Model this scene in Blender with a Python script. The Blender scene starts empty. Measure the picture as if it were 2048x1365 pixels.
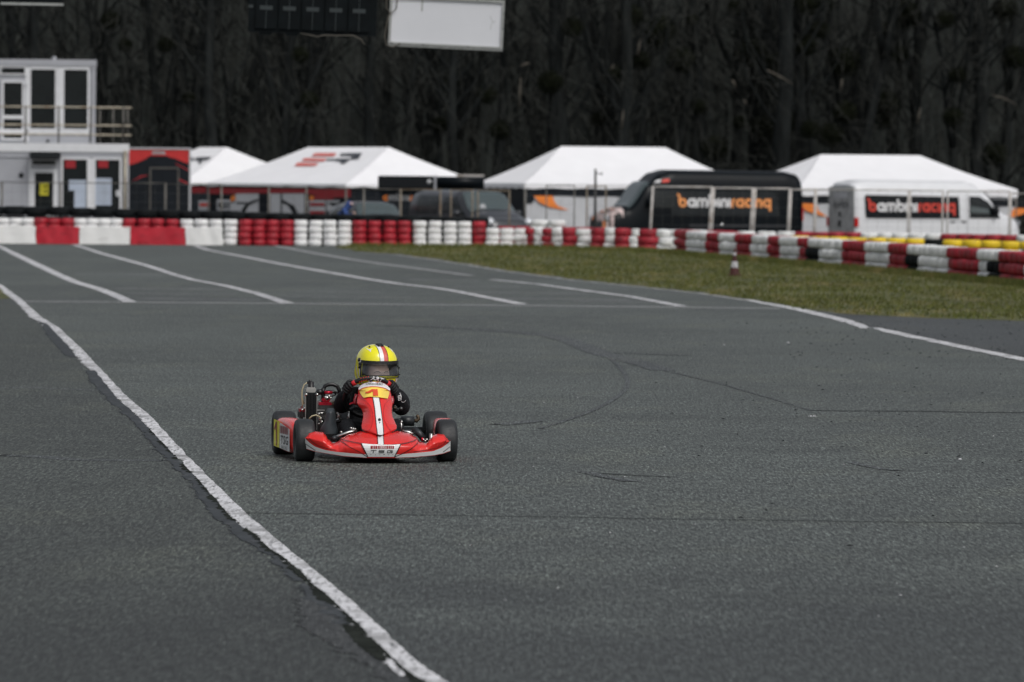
import bpy, bmesh, math, random
from mathutils import Vector, Matrix, noise
R_ = math.radians
random.seed(7)
SC = bpy.context.scene
COL = SC.collection
# ------------------------------------------------------------ camera
F_PX, CX, CY = 11378.0, 1024.0, 682.5          # focal length in pixels of the 2048 px wide photo
CAMH, HOR, ROLL = 1.67, 363.0, R_(0.45)
PITCH = math.atan((CY-HOR)/F_PX)
F0 = Vector((0, math.cos(PITCH), -math.sin(PITCH))); R0 = Vector((1, 0, 0)); U0 = Vector((0, math.sin(PITCH), math.cos(PITCH)))
RV = R0*math.cos(ROLL)+U0*math.sin(ROLL); UV = U0*math.cos(ROLL)-R0*math.sin(ROLL)
CAMP = Vector((0, 0, CAMH))
cd = bpy.data.cameras.new('camera'); cam = bpy.data.objects.new('camera', cd); COL.objects.link(cam)
M = Matrix.Identity(4)
for i in range(3): M[i][0], M[i][1], M[i][2], M[i][3] = RV[i], UV[i], -F0[i], CAMP[i]
cam.matrix_world = M
cd.sensor_width = 36; cd.lens = 200; cd.clip_start = .5; cd.clip_end = 3000
cd.dof.use_dof = True; cd.dof.focus_distance = 34.0; cd.dof.aperture_fstop = 6.5
SC.camera = cam
# ------------------------------------------------------------ world, sun, exposure
SUN_EL, SUN_AZ = R_(52), R_(150)               # azimuth clockwise from +Y (view direction): behind the camera, to the right
w = bpy.data.worlds.new('World'); SC.world = w; w.use_nodes = True
nt = w.node_tree; nt.nodes.clear()
sky = nt.nodes.new('ShaderNodeTexSky'); sky.sky_type = 'NISHITA'; sky.sun_disc = False
sky.sun_elevation = SUN_EL; sky.sun_rotation = SUN_AZ; sky.air_density = 1.0; sky.dust_density = 4.0; sky.ozone_density = 1.0
hs = nt.nodes.new('ShaderNodeHueSaturation'); hs.inputs['Saturation'].default_value = .28
bg = nt.nodes.new('ShaderNodeBackground'); bg.inputs['Strength'].default_value = .115
wo = nt.nodes.new('ShaderNodeOutputWorld')
nt.links.new(sky.outputs[0], hs.inputs['Color']); nt.links.new(hs.outputs[0], bg.inputs[0]); nt.links.new(bg.outputs[0], wo.inputs[0])
sd = bpy.data.lights.new('sun', 'SUN'); sun = bpy.data.objects.new('sun', sd); COL.objects.link(sun)
sd.energy = 1.1; sd.angle = R_(25); sd.color = (1, .98, .95)
sdir = Vector((math.sin(SUN_AZ)*math.cos(SUN_EL), math.cos(SUN_AZ)*math.cos(SUN_EL), math.sin(SUN_EL)))
sun.rotation_euler = sdir.to_track_quat('Z', 'Y').to_euler(); sun.location = (0, 0, 60)
SC.view_settings.view_transform = 'Standard'; SC.view_settings.look = 'None'
SC.view_settings.exposure = 0.0; SC.view_settings.gamma = 1.0
try: SC.view_settings.use_curve_mapping = False
except Exception: pass
try: SC.cycles.max_bounces = 6; SC.cycles.transparent_max_bounces = 12
except Exception: pass
# ------------------------------------------------------------ photo pixel -> place helpers
def ray(px, py): return F0*F_PX + RV*(px-CX) - UV*(py-CY)
def P(px, py, z=0.0):
    d = ray(px, py); t = (z-CAMH)/d.z
    return Vector((CAMP.x+d.x*t, d.y*t, z))
def Wd(px, py, D):
    d = ray(px, py); t = D/d.y
    return CAMP + d*t
def proj(p):
    q = Vector(p)-CAMP; f = q.dot(F0)
    return CX+F_PX*q.dot(RV)/f, CY-F_PX*q.dot(UV)/f
class Fr:
    "upright frame at depth D whose local x/z come from photo measurements around (pxc, pyc)"
    def __init__(s, pxc, pyc, D):
        s.px, s.py, s.D = pxc, pyc, D; s.o = Wd(pxc, pyc, D); s.s = F_PX/D
    def X(s, px): return s.o.x+(px-s.px)/s.s
    def Z(s, py): return s.o.z-(py-s.py)/s.s
# ------------------------------------------------------------ materials
def nn(t, k, **kw):
    n = t.nodes.new(k)
    for a, b in kw.items(): setattr(n, a, b)
    return n
def mat(name, col, rough=.6, metal=0.0, var=0.0, scale=4.0, stretch=(1, 1, 1), dirt=None, bump=0.0, bscale=60.0, bstretch=(1, 1, 1), coat=0.0, spec=.5, detail=4, rvar=0.0, extra=None, obj=False):
    m = bpy.data.materials.new(name); m.use_nodes = True; t = m.node_tree
    b = t.nodes['Principled BSDF']; L = t.links.new
    b.inputs['Roughness'].default_value = rough; b.inputs['Metallic'].default_value = metal
    b.inputs['Specular IOR Level'].default_value = spec; b.inputs['Coat Weight'].default_value = coat; b.inputs['Coat Roughness'].default_value = .06
    c = (*col, 1); b.inputs['Base Color'].default_value = c
    if obj: pos = nn(t, 'ShaderNodeTexCoord').outputs['Object']
    else: pos = nn(t, 'ShaderNodeNewGeometry').outputs['Position']
    def nz(sc, st, det=4, ro=.6):
        mp = nn(t, 'ShaderNodeMapping'); mp.inputs['Scale'].default_value = st; L(pos, mp.inputs[0])
        n = nn(t, 'ShaderNodeTexNoise'); n.inputs['Scale'].default_value = sc; n.inputs['Detail'].default_value = det; n.inputs['Roughness'].default_value = ro
        L(mp.outputs[0], n.inputs['Vector']); return n.outputs['Fac']
    def ramp(src, a, bb, c0=(0, 0, 0, 1), c1=(1, 1, 1, 1)):
        r = nn(t, 'ShaderNodeValToRGB'); r.color_ramp.elements[0].position = a; r.color_ramp.elements[1].position = bb
        r.color_ramp.elements[0].color = c0; r.color_ramp.elements[1].color = c1; L(src, r.inputs[0]); return r.outputs[0]
    def mix(fac, a, bb):
        x = nn(t, 'ShaderNodeMix', data_type='RGBA'); L(fac, x.inputs[0])
        if isinstance(a, tuple): x.inputs[6].default_value = a
        else: L(a, x.inputs[6])
        if isinstance(bb, tuple): x.inputs[7].default_value = bb
        else: L(bb, x.inputs[7])
        return x.outputs[2]
    cur = c
    if var:
        lo = tuple(max(0, v*(1-var)) for v in col)+(1,); hi = tuple(min(1, v*(1+var)) for v in col)+(1,)
        cur = ramp(nz(scale, stretch, detail), .3, .7, lo, hi)
    for d in (dirt or []):      # (colour, low, high, scale, stretch)
        cur = mix(ramp(nz(d[3], d[4], 5, .7), d[1], d[2]), cur, (*d[0], 1))
    if extra: cur = extra(t, pos, cur, nz, ramp, mix)
    if not isinstance(cur, tuple): L(cur, b.inputs['Base Color'])
    if bump:
        bn = nn(t, 'ShaderNodeBump'); bn.inputs['Strength'].default_value = bump; bn.inputs['Distance'].default_value = .02
        L(nz(bscale, bstretch, 3), bn.inputs['Height']); L(bn.outputs[0], b.inputs['Normal'])
    if rvar: L(ramp(nz(scale*1.7, stretch), .3, .7, (rough-rvar,)*3+(1,), (rough+rvar,)*3+(1,)), b.inputs['Roughness'])
    return m
def asphalt(name, col, warm=0.0, k=1.0):
    def ex(t, pos, cur, nz, ramp, mix):
        G = lambda v, w=None: (v, v, w or v, 1)
        # patches, stains and streaks of the surface (multiplied over the stone grain)
        T = ramp(nz(.22, (1, .38, 1), 4), .36, .64, G(.80), G(1.20))
        T = mix(ramp(nz(.55, (.30, 1.1, 1), 5, .65), .50, .66), T, G(.74))
        T = mix(ramp(nz(1.0, (1, .40, 1), 4, .6), .52, .66), T, (1.22, 1.19, 1.10, 1))
        T = mix(ramp(nz(2.6, (.7, .22, 1), 5, .7), .54, .68), T, G(.80))
        T = mix(ramp(nz(7, (1, .16, 1), 4, .7), .52, .66), T, G(1.16))
        sp = nn(t, 'ShaderNodeSeparateXYZ'); t.links.new(pos, sp.inputs[0])
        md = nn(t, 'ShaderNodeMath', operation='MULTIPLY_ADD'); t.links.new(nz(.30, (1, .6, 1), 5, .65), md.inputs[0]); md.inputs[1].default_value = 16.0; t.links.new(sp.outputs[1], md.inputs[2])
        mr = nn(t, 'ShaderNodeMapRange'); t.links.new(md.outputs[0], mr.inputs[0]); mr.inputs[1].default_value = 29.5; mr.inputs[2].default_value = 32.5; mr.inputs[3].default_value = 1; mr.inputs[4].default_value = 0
        T = mix(mr.outputs[0], T, G(.54, .56))      # dark zone of the near track, with lens falloff painted into its tone
        c4 = lambda f: tuple(min(1, v*f) for v in col)+(1,)
        a = ramp(nz(52, (1, .085, 1), 3, .8), .42, .66, c4(.66), c4(2.7*k))
        a = mix(ramp(nz(78, (1, .085, 1), 2, .8), .50, .62), a, c4(.26))
        a = mix(ramp(nz(60, (1, .12, 1), 1, .5), .665, .73), a, c4(4.0))
        x = nn(t, 'ShaderNodeMix', data_type='RGBA', blend_type='MULTIPLY'); x.inputs[0].default_value = 1
        t.links.new(a, x.inputs[6]); t.links.new(T, x.inputs[7]); return x.outputs[2]
    return mat(name, col, .62, extra=ex, bump=.8, bscale=52, bstretch=(1, .085, 1), spec=.45)
WHITE = lambda n, v=.78, **k: mat(n, (v, v, v*1.01), **k)
MT = {}
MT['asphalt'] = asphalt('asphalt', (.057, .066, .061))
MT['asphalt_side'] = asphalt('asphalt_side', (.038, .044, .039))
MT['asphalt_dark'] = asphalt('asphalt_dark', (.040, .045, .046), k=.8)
MT['line'] = mat('line_paint', (.64, .64, .66), .7, var=.12, scale=8, dirt=[((.10, .10, .105), .60, .70, 9, (2.2, .5, 1)), ((.30, .30, .31), .50, .60, 38, (1, .10, 1)), ((.10, .105, .11), .57, .66, 22, (1, .14, 1)), ((.22, .22, .225), .52, .66, 2.2, (1, .6, 1)), ((.3, .3, .3), .5, .7, 1.2, (1, 1, 1))])
MT['line_worn'] = mat('line_paint_worn', (.36, .36, .37), .7, var=.15, scale=5, dirt=[((.12, .125, .125), .55, .72, 4, (1, 1, 1))])
MT['line_faint'] = mat('line_paint_faint', (.17, .175, .18), .7, var=.15, scale=3, dirt=[((.10, .105, .105), .45, .65, 2, (1, 1, 1))])
MT['tar'] = mat('tar', (.034, .039, .044), .75, spec=.25, var=.3, scale=3, dirt=[((.075, .08, .085), .52, .66, 5, (2, .7, 1))])
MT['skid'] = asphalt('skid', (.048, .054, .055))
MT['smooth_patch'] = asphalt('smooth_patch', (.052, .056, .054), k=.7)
MT['crack'] = mat('crack', (.046, .050, .050), .8, spec=.1)
MT['wet'] = mat('wet', (.022, .025, .022), 1.0, spec=.02, var=.4, scale=6)
MT['grass'] = mat('grass', (.074, .078, .020), .9, var=.35, scale=.8, stretch=(1, .25, 1), dirt=[((.17, .145, .060), .52, .70, 1.1, (1, .18, 1)), ((.040, .055, .014), .54, .70, 2.2, (1, .2, 1))])
MT['soil'] = mat('soil', (.06, .055, .04), .95, var=.35, scale=.6)
MT['litter'] = mat('leaf_litter', (.054, .063, .060), 1.0, spec=.05, var=.5, scale=.7, stretch=(1.5, 1, .5))
MT['gravel'] = mat('gravel', (.10, .10, .095), .9, var=.25, scale=3)
MT['rubber'] = mat('rubber', (.010, .011, .012), .7, var=.4, scale=14, spec=.2)
MT['tyre_black'] = mat('tyre_black', (.007, .009, .010), .8, spec=.15, var=.4, scale=6)
MT['tyre_white'] = mat('tyre_white', (.80, .80, .80), .6, var=.06, scale=6, dirt=[((.26, .26, .25), .60, .74, 5, (1, 1, 2)), ((.03, .03, .03), .68, .72, 9, (1, 1, 2.5))])
MT['tyre_red'] = mat('tyre_red', (.40, .016, .030), .55, var=.25, scale=5, dirt=[((.12, .012, .018), .50, .70, 5, (1, 1, 2)), ((.02, .01, .01), .67, .71, 9, (1, 1, 2.5))])
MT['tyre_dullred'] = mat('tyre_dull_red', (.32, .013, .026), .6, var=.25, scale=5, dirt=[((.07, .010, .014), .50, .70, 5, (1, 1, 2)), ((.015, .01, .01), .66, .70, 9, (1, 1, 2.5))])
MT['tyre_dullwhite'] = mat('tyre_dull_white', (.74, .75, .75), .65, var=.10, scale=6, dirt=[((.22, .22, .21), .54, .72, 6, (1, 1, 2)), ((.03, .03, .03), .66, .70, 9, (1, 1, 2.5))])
MT['tyre_yellow'] = mat('tyre_yellow', (.72, .50, .015), .55, var=.2, scale=5, dirt=[((.10, .08, .02), .57, .7, 6, (1, 1, 2))])
MT['belt_white'] = mat('belt_white', (.80, .80, .79), .6, var=.05, scale=3, dirt=[((.34, .32, .30), .60, .80, 2.4, (.7, 1, 2.5))], bump=.1, bscale=3)
MT['belt_red'] = mat('belt_red', (.46, .014, .030), .5, var=.2, scale=3, dirt=[((.13, .01, .015), .57, .75, 2.6, (.8, 1, 2))], bump=.1, bscale=3)
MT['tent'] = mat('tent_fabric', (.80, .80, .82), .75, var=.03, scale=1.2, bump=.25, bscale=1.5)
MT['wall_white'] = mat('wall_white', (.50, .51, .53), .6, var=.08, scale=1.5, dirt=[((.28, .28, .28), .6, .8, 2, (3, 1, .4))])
MT['frame_white'] = mat('frame_white', (.66, .67, .69), .5, var=.06, scale=3)
MT['panel_grey'] = mat('panel_grey', (.34, .35, .38), .6, var=.06, scale=2)
MT['wire_grey'] = mat('zinc_tube', (.12, .115, .105), .5, .5, var=.3, scale=8)
MT['wire_rust'] = mat('rusty_tube', (.17, .145, .11), .7, .1, var=.3, scale=5, dirt=[((.16, .09, .04), .52, .68, 6, (1, 1, 1))])
MT['wire_light'] = mat('light_tube', (.46, .44, .42), .7, .1, var=.25, scale=5, dirt=[((.20, .15, .10), .55, .7, 6, (1, 1, 1))])
MT['dark_metal'] = mat('dark_metal', (.014, .017, .019), .6, .0, var=.2, spec=.2)
MT['glass_dark'] = mat('dark_glass', (.008, .011, .012), .15, spec=.35, var=.3, scale=.8)
MT['glass_van'] = mat('car_glass', (.055, .075, .078), .12, spec=.9)
MT['black_paint'] = mat('black_paint', (.002, .004, .006), .35, coat=.03, var=.2, spec=.14)
MT['grey_paint'] = mat('grey_paint', (.035, .038, .044), .3, .3, coat=.5)
MT['white_paint'] = mat('white_paint', (.68, .69, .71), .35, coat=.3, var=.03)
MT['orange'] = mat('orange_print', (.80, .22, .03), .6, var=.08)
MT['van_orange'] = mat('van_orange', (.85, .33, .10), .6, var=.08)
MT['text_white'] = WHITE('white_print', .72)
MT['text_red'] = mat('red_print', (.62, .05, .03), .6)
MT['roof_red'] = mat('roof_red', (.60, .15, .13), .7)
MT['roof_black'] = mat('roof_black', (.045, .05, .06), .7)
MT['red_print'] = mat('bright_red_print', (.48, .02, .02), .6, var=.1)
MT['black_print'] = mat('black_print', (.006, .008, .010), .7, spec=.2)
MT['dark_print'] = mat('dark_print', (.007, .010, .014), .7, var=.3, spec=.2)
MT['grey_print'] = mat('grey_print', (.27, .28, .29), .6, var=.25, scale=3)
MT['door_print'] = mat('door_print', (.42, .43, .43), .6, var=.35, scale=3, dirt=[((.15, .15, .15), .55, .7, 3, (1, 1, 1))])
MT['paper'] = mat('paper', (.42, .48, .58), .7, var=.06)
MT['yellow'] = mat('yellow_print', (.62, .56, .03), .5)
MT['lamp_red'] = mat('lamp_red', (.5, .01, .01), .2)
MT['lamp_clear'] = mat('lamp_clear', (.55, .57, .6), .1, .3)
MT['chrome'] = mat('chrome', (.6, .6, .6), .2, 1.0)
MT['cone_red'] = mat('cone_red', (.06, .010, .009), .7, var=.3, scale=15, dirt=[((.04, .03, .02), .5, .7, 20, (1, 1, 1))])
MT['cone_white'] = mat('cone_white', (.45, .45, .47), .7, var=.3, scale=15, dirt=[((.08, .08, .08), .5, .7, 20, (1, 1, 1))])
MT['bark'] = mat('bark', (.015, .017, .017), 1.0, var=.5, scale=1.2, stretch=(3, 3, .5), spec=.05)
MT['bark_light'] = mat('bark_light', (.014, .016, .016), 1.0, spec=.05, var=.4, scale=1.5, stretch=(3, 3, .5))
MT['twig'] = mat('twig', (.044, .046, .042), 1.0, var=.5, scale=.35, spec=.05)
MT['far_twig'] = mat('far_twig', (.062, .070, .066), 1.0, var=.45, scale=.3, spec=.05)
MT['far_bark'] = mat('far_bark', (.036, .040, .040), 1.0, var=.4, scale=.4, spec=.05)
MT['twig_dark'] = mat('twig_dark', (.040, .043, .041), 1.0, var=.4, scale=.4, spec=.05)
MT['mistletoe'] = mat('mistletoe_leaf', (.010, .012, .007), 1.0, spec=.05, var=.5, scale=2)
MT['broken'] = mat('broken_wood', (.075, .066, .052), .8, var=.3, scale=3)
# kart
MT['k_red'] = mat('kart_red', (.72, .024, .020), .24, coat=.35, var=.06, scale=10, dirt=[((.45, .012, .02), .62, .9, 22, (1, 1, 1))], rvar=.06, obj=True)
MT['k_white'] = mat('kart_white', (.80, .80, .80), .3, coat=.3)
MT['k_black'] = mat('kart_black', (.008, .008, .009), .35)
MT['k_yellow'] = mat('kart_yellow', (.92, .66, .10), .3, coat=.3)
MT['pod_yellow'] = mat('pod_yellow', (.92, .84, .03), .3, coat=.2)
MT['k_orange_red'] = mat('kart_number_red', (.70, .07, .02), .3, coat=.3)
MT['grip_red'] = mat('grip_red', (.60, .02, .03), .5)
MT['pink_print'] = mat('pink_print', (.58, .47, .45), .6)
MT['rail_rust'] = mat('rail_rust', (.42, .38, .30), .7, .1, var=.3, scale=5, dirt=[((.20, .11, .05), .54, .68, 6, (1, 1, 1))])
MT['k_dred'] = mat('kart_dark_red', (.32, .012, .02), .3, coat=.3)
MT['k_rubber'] = mat('kart_tyre_rubber', (.017, .019, .021), .55, var=.25, scale=25, obj=True, bump=.1, bscale=70, bstretch=(.3, 1, 1), rvar=.1)
MT['guard_grey'] = mat('guard_grey', (.036, .044, .050), .5, var=.12, scale=12)
MT['k_plastic'] = mat('kart_black_plastic', (.016, .020, .023), .42, var=.15, scale=15)
MT['k_metal'] = mat('kart_metal', (.55, .55, .53), .28, 1.0, var=.2, scale=30)
MT['k_steel'] = mat('kart_dark_steel', (.10, .10, .10), .4, .9, var=.3, scale=30)
MT['k_anod'] = mat('kart_red_anodised', (.42, .01, .03), .3, .6, var=.2, scale=30)
MT['k_brass'] = mat('exhaust_brass', (.10, .075, .05), .5, .8, var=.4, scale=40)
MT['k_tube'] = mat('beige_hose', (.45, .40, .26), .4)
MT['suit'] = mat('suit_fabric', (.007, .008, .010), .8, var=.3, scale=30, bump=.9, bscale=16, spec=.25)
MT['glove'] = mat('glove_fabric', (.006, .007, .008), .7, var=.3, scale=40)
MT['helmet_yellow'] = mat('helmet_yellow', (.86, .80, .008), .18, coat=.7, obj=True, var=.04, scale=12)
MT['helmet_red'] = mat('helmet_red', (.62, .10, .07), .2, coat=.5)
MT['skin'] = mat('skin', (.80, .55, .44), .55, var=.1, scale=20)
MT['lip'] = mat('lip', (.35, .12, .10), .5)
MT['hair'] = mat('brow_hair', (.05, .035, .025), .8)
MT['blue_jacket'] = mat('blue_jacket', (.014, .045, .17), .8, var=.3, scale=8)
MT['trousers'] = mat('dark_trousers', (.015, .017, .022), .9)
MT['board_white'] = mat('board_white', (.62, .63, .66), .5, var=.03, scale=1.5)
MT['board_frame'] = mat('board_frame', (.32, .33, .32), .5, .3, var=.15, scale=8)
MT['led_black'] = mat('display_black', (.003, .005, .006), .7, var=.3, scale=6, spec=.12)
MT['led_slot'] = mat('display_slot', (.022, .030, .032), .5)
MT['cable'] = mat('cable', (.09, .08, .065), .6)
MT['pole_black'] = mat('pole_black', (.02, .02, .02), .5)
def visor_mat():
    m = bpy.data.materials.new('visor'); m.use_nodes = True; t = m.node_tree; t.nodes.clear(); L = t.links.new
    o = nn(t, 'ShaderNodeOutputMaterial'); tr = nn(t, 'ShaderNodeBsdfTransparent'); tr.inputs[0].default_value = (.84, .85, .87, 1)
    gl = nn(t, 'ShaderNodeBsdfGlossy'); gl.inputs['Roughness'].default_value = .05; gl.inputs[0].default_value = (.9, .9, .92, 1)
    fr = nn(t, 'ShaderNodeFresnel'); fr.inputs[0].default_value = 1.5
    mx = nn(t, 'ShaderNodeMixShader'); ad = nn(t, 'ShaderNodeMath', operation='MULTIPLY_ADD'); L(fr.outputs[0], ad.inputs[0]); ad.inputs[1].default_value = 1.6; ad.inputs[2].default_value = .02; L(ad.outputs[0], mx.inputs[0]); L(tr.outputs[0], mx.inputs[1]); L(gl.outputs[0], mx.inputs[2]); L(mx.outputs[0], o.inputs[0])
    return m
MT['visor'] = visor_mat()
# ------------------------------------------------------------ mesh builder
class MB:
    def __init__(s, smooth=False): s.v = []; s.f = []; s.mi = []; s.sm = []; s.smooth = smooth; s.cur = 0
    def quad(s, *p):
        n = len(s.v); s.v += [Vector(q) for q in p]; s.f.append(tuple(range(n, n+len(p)))); s.mi.append(s.cur); s.sm.append(False)
    def box(s, x0, x1, y0, y1, z0, z1, rot=0, c=None):
        P8 = [Vector((x, y, z)) for z in (z0, z1) for y in (y0, y1) for x in (x0, x1)]
        if rot:
            c = Vector(c) if c else Vector(((x0+x1)/2, (y0+y1)/2, 0)); m = Matrix.Rotation(rot, 3, 'Z')
            P8 = [m @ (q-Vector((c.x, c.y, 0)))+Vector((c.x, c.y, 0)) for q in P8]
        n = len(s.v); s.v += P8
        for f in ((0, 2, 3, 1), (4, 5, 7, 6), (0, 1, 5, 4), (2, 6, 7, 3), (0, 4, 6, 2), (1, 3, 7, 5)):
            s.f.append(tuple(n+i for i in f)); s.mi.append(s.cur); s.sm.append(False)
    def tube(s, pts, r, n=8, cap=True, rr=None):
        pts = [Vector(p) for p in pts]; k = len(pts); rings = []
        up = Vector((0, 0, 1)); prev = None
        for i in range(k):
            d = (pts[min(i+1, k-1)]-pts[max(i-1, 0)])
            if d.length < 1e-9: d = Vector((0, 0, 1))
            d.normalize()
            if prev is None:
                a = d.cross(up if abs(d.z) < .95 else Vector((1, 0, 0))).normalized()
            else:
                a = (prev-d*prev.dot(d)); a = a.normalized() if a.length > 1e-6 else d.orthogonal().normalized()
            prev = a; b = d.cross(a); R = rr[i] if rr else r
            base = len(s.v)
            for j in range(n):
                t = 2*math.pi*j/n; s.v.append(pts[i]+a*(R*math.cos(t))+b*(R*math.sin(t)))
            rings.append(base)
        for i in range(k-1):
            for j in range(n):
                j2 = (j+1) % n
                s.f.append((rings[i]+j, rings[i]+j2, rings[i+1]+j2, rings[i+1]+j)); s.mi.append(s.cur); s.sm.append(n > 4)
        if cap:
            s.f.append(tuple(rings[0]+j for j in reversed(range(n)))); s.mi.append(s.cur); s.sm.append(False)
            s.f.append(tuple(rings[-1]+j for j in range(n))); s.mi.append(s.cur); s.sm.append(False)
    def lathe(s, prof, n=24, c=(0, 0, 0), axis='Z', closed=False):
        "prof: list of (r, h)"
        c = Vector(c); base = len(s.v); k = len(prof)
        for r, h in prof:
            for j in range(n):
                t = 2*math.pi*j/n; a, b = r*math.cos(t), r*math.sin(t)
                s.v.append(c+(Vector((a, b, h)) if axis == 'Z' else Vector((h, a, b)) if axis == 'X' else Vector((b, h, a))))
        for i in range(k if closed else k-1):
            i2 = (i+1) % k
            for j in range(n):
                j2 = (j+1) % n
                s.f.append((base+i*n+j, base+i*n+j2, base+i2*n+j2, base+i2*n+j)); s.mi.append(s.cur); s.sm.append(True)
    def grid(s, fn, nu, nv, keep=None, flip=False):
        base = len(s.v)
        for i in range(nu+1):
            for j in range(nv+1): s.v.append(Vector(fn(i/nu, j/nv)))
        for i in range(nu):
            for j in range(nv):
                if keep and not keep((i+.5)/nu, (j+.5)/nv): continue
                q = (base+i*(nv+1)+j, base+(i+1)*(nv+1)+j, base+(i+1)*(nv+1)+j+1, base+i*(nv+1)+j+1)
                s.f.append(q[::-1] if flip else q); s.mi.append(s.cur); s.sm.append(True)
    def poly(s, pts): s.quad(*pts)
    def prism(s, pts, ax, h0, h1):
        "2D outline pts extruded along ax ('Y': pts are (x,z); 'X': (y,z); 'Z': (x,y))"
        def m(p, h): return Vector((p[0], h, p[1])) if ax == 'Y' else Vector((h, p[0], p[1])) if ax == 'X' else Vector((p[0], p[1], h))
        n = len(pts); b = len(s.v); s.v += [m(p, h0) for p in pts]+[m(p, h1) for p in pts]
        s.f.append(tuple(range(b, b+n))); s.f.append(tuple(range(b+2*n-1, b+n-1, -1))); s.mi += [s.cur]*2; s.sm += [False]*2
        for i in range(n):
            j = (i+1) % n; s.f.append((b+i, b+n+i, b+n+j, b+j)); s.mi.append(s.cur); s.sm.append(False)
    def mesh(s, name, mats, origin=(0, 0, 0), bevel=0, fix=True):
        o = Vector(origin); me = bpy.data.meshes.new(name)
        me.from_pydata([tuple(q-o) for q in s.v], [], s.f)
        for m in (mats if isinstance(mats, (list, tuple)) else [mats]): me.materials.append(m)
        me.polygons.foreach_set('material_index', s.mi); me.polygons.foreach_set('use_smooth', [a or s.smooth for a in s.sm])
        if fix or bevel:
            bm = bmesh.new(); bm.from_mesh(me)
            if fix: bmesh.ops.recalc_face_normals(bm, faces=bm.faces)
            if bevel: bmesh.ops.bevel(bm, geom=[e for e in bm.edges if e.calc_face_angle(0) > .5], offset=bevel, segments=2, affect='EDGES', clamp_overlap=True)
            bm.to_mesh(me); bm.free()
        me.update(); return me
    def build(s, name, mats, parent=None, origin=None, bevel=0, loc=None, fix=True, **tags):
        org = origin or (0, 0, 0)
        o = bpy.data.objects.new(name, s.mesh(name, mats, org, bevel, fix)); COL.objects.link(o)
        if parent: o.parent = parent
        if loc is not None: o.location = loc
        elif origin and not parent: o.location = origin
        for k, v in tags.items(): o[k] = v
        return o
def thing(name, label, cat, loc=(0, 0, 0), rz=0.0, group=None):
    o = bpy.data.objects.new(name, None); COL.objects.link(o); o.empty_display_size = .2
    o.location = loc; o.rotation_euler = (0, 0, rz); o['label'] = label; o['category'] = cat
    if group: o['group'] = group
    return o
def link_mesh(name, me, parent=None, loc=(0, 0, 0), rz=0.0, **tags):
    o = bpy.data.objects.new(name, me); COL.objects.link(o); o.location = loc; o.rotation_euler = (0, 0, rz)
    if parent: o.parent = parent
    for k, v in tags.items(): o[k] = v
    return o
KIDS = {}
def copy_tree(root, loc, rz=None, label=None, sc=None):
    r = root.copy(); COL.objects.link(r); r.location = loc
    if rz is not None: r.rotation_euler = (0, 0, rz)
    if label: r['label'] = label
    if sc: r.scale = sc
    if root.name not in KIDS: KIDS[root.name] = [(c, list(c.children)) for c in root.children]
    for ch, gs in KIDS[root.name]:
        c = ch.copy(); COL.objects.link(c); c.parent = r
        for g in gs:
            d = g.copy(); COL.objects.link(d); d.parent = c
    return r
def interp(tab, x):
    if x <= tab[0][0]: return tab[0][1]
    for (a, va), (b, vb) in zip(tab, tab[1:]):
        if x <= b:
            t = (x-a)/(b-a); t = t*t*(3-2*t); return va+(vb-va)*t
    return tab[-1][1]
def lerp(tab, x):
    if x <= tab[0][0]: return tab[0][1]
    for (a, va), (b, vb) in zip(tab, tab[1:]):
        if x <= b: return va+(vb-va)*(x-a)/(b-a)
    return tab[-1][1]
# flat artwork (2D faces) laid on a surface map
def art_poly(pts): return ([tuple(p) for p in pts], [tuple(range(len(pts)))])
def art_ribbon(pts, w, closed=False):
    n = len(pts); vs = []; fs = []
    for i, p in enumerate(pts):
        a = pts[(i-1) % n] if (closed or i > 0) else p; b = pts[(i+1) % n] if (closed or i < n-1) else p
        d = Vector((b[0]-a[0], b[1]-a[1])); d = d.normalized() if d.length else Vector((1, 0)); q = Vector((-d.y, d.x))*(w/2)
        vs += [(p[0]+q.x, p[1]+q.y), (p[0]-q.x, p[1]-q.y)]
    for i in range(n if closed else n-1):
        j = (i+1) % n; fs.append((2*i, 2*i+1, 2*j+1, 2*j))
    return vs, fs
def art_join(arts):
    V, Fc = [], []
    for v, f in arts:
        b = len(V); V += v; Fc += [tuple(i+b for i in q) for q in f]
    return V, Fc
def art_xf(a, sx=1, sy=1, dx=0, dy=0, shear=0, rot=0):
    c, s = math.cos(rot), math.sin(rot); V = []
    for x, y in a[0]:
        x, y = x*sx+y*sy*shear, y*sy
        V.append((x*c-y*s+dx, x*s+y*c+dy))
    return V, a[1]
_dg = {}
def art_text(s, size=1.0, shear=0.0, spacing=1.0, bold=0.0):
    cu = bpy.data.curves.new('txt', 'FONT'); cu.body = s; cu.size = size; cu.space_character = spacing; cu.align_x = 'CENTER'; cu.align_y = 'CENTER'
    cu.resolution_u = 2; cu.offset = bold; cu.shear = shear
    ob = bpy.data.objects.new('txt', cu); COL.objects.link(ob); bpy.context.view_layer.update()
    me = bpy.data.meshes.new_from_object(ob.evaluated_get(bpy.context.evaluated_depsgraph_get()))
    V = [(v.co.x, v.co.y) for v in me.vertices]; Fc = [tuple(p.vertices) for p in me.polygons]
    bpy.data.objects.remove(ob); bpy.data.curves.remove(cu); bpy.data.meshes.remove(me)
    return V, Fc
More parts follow.
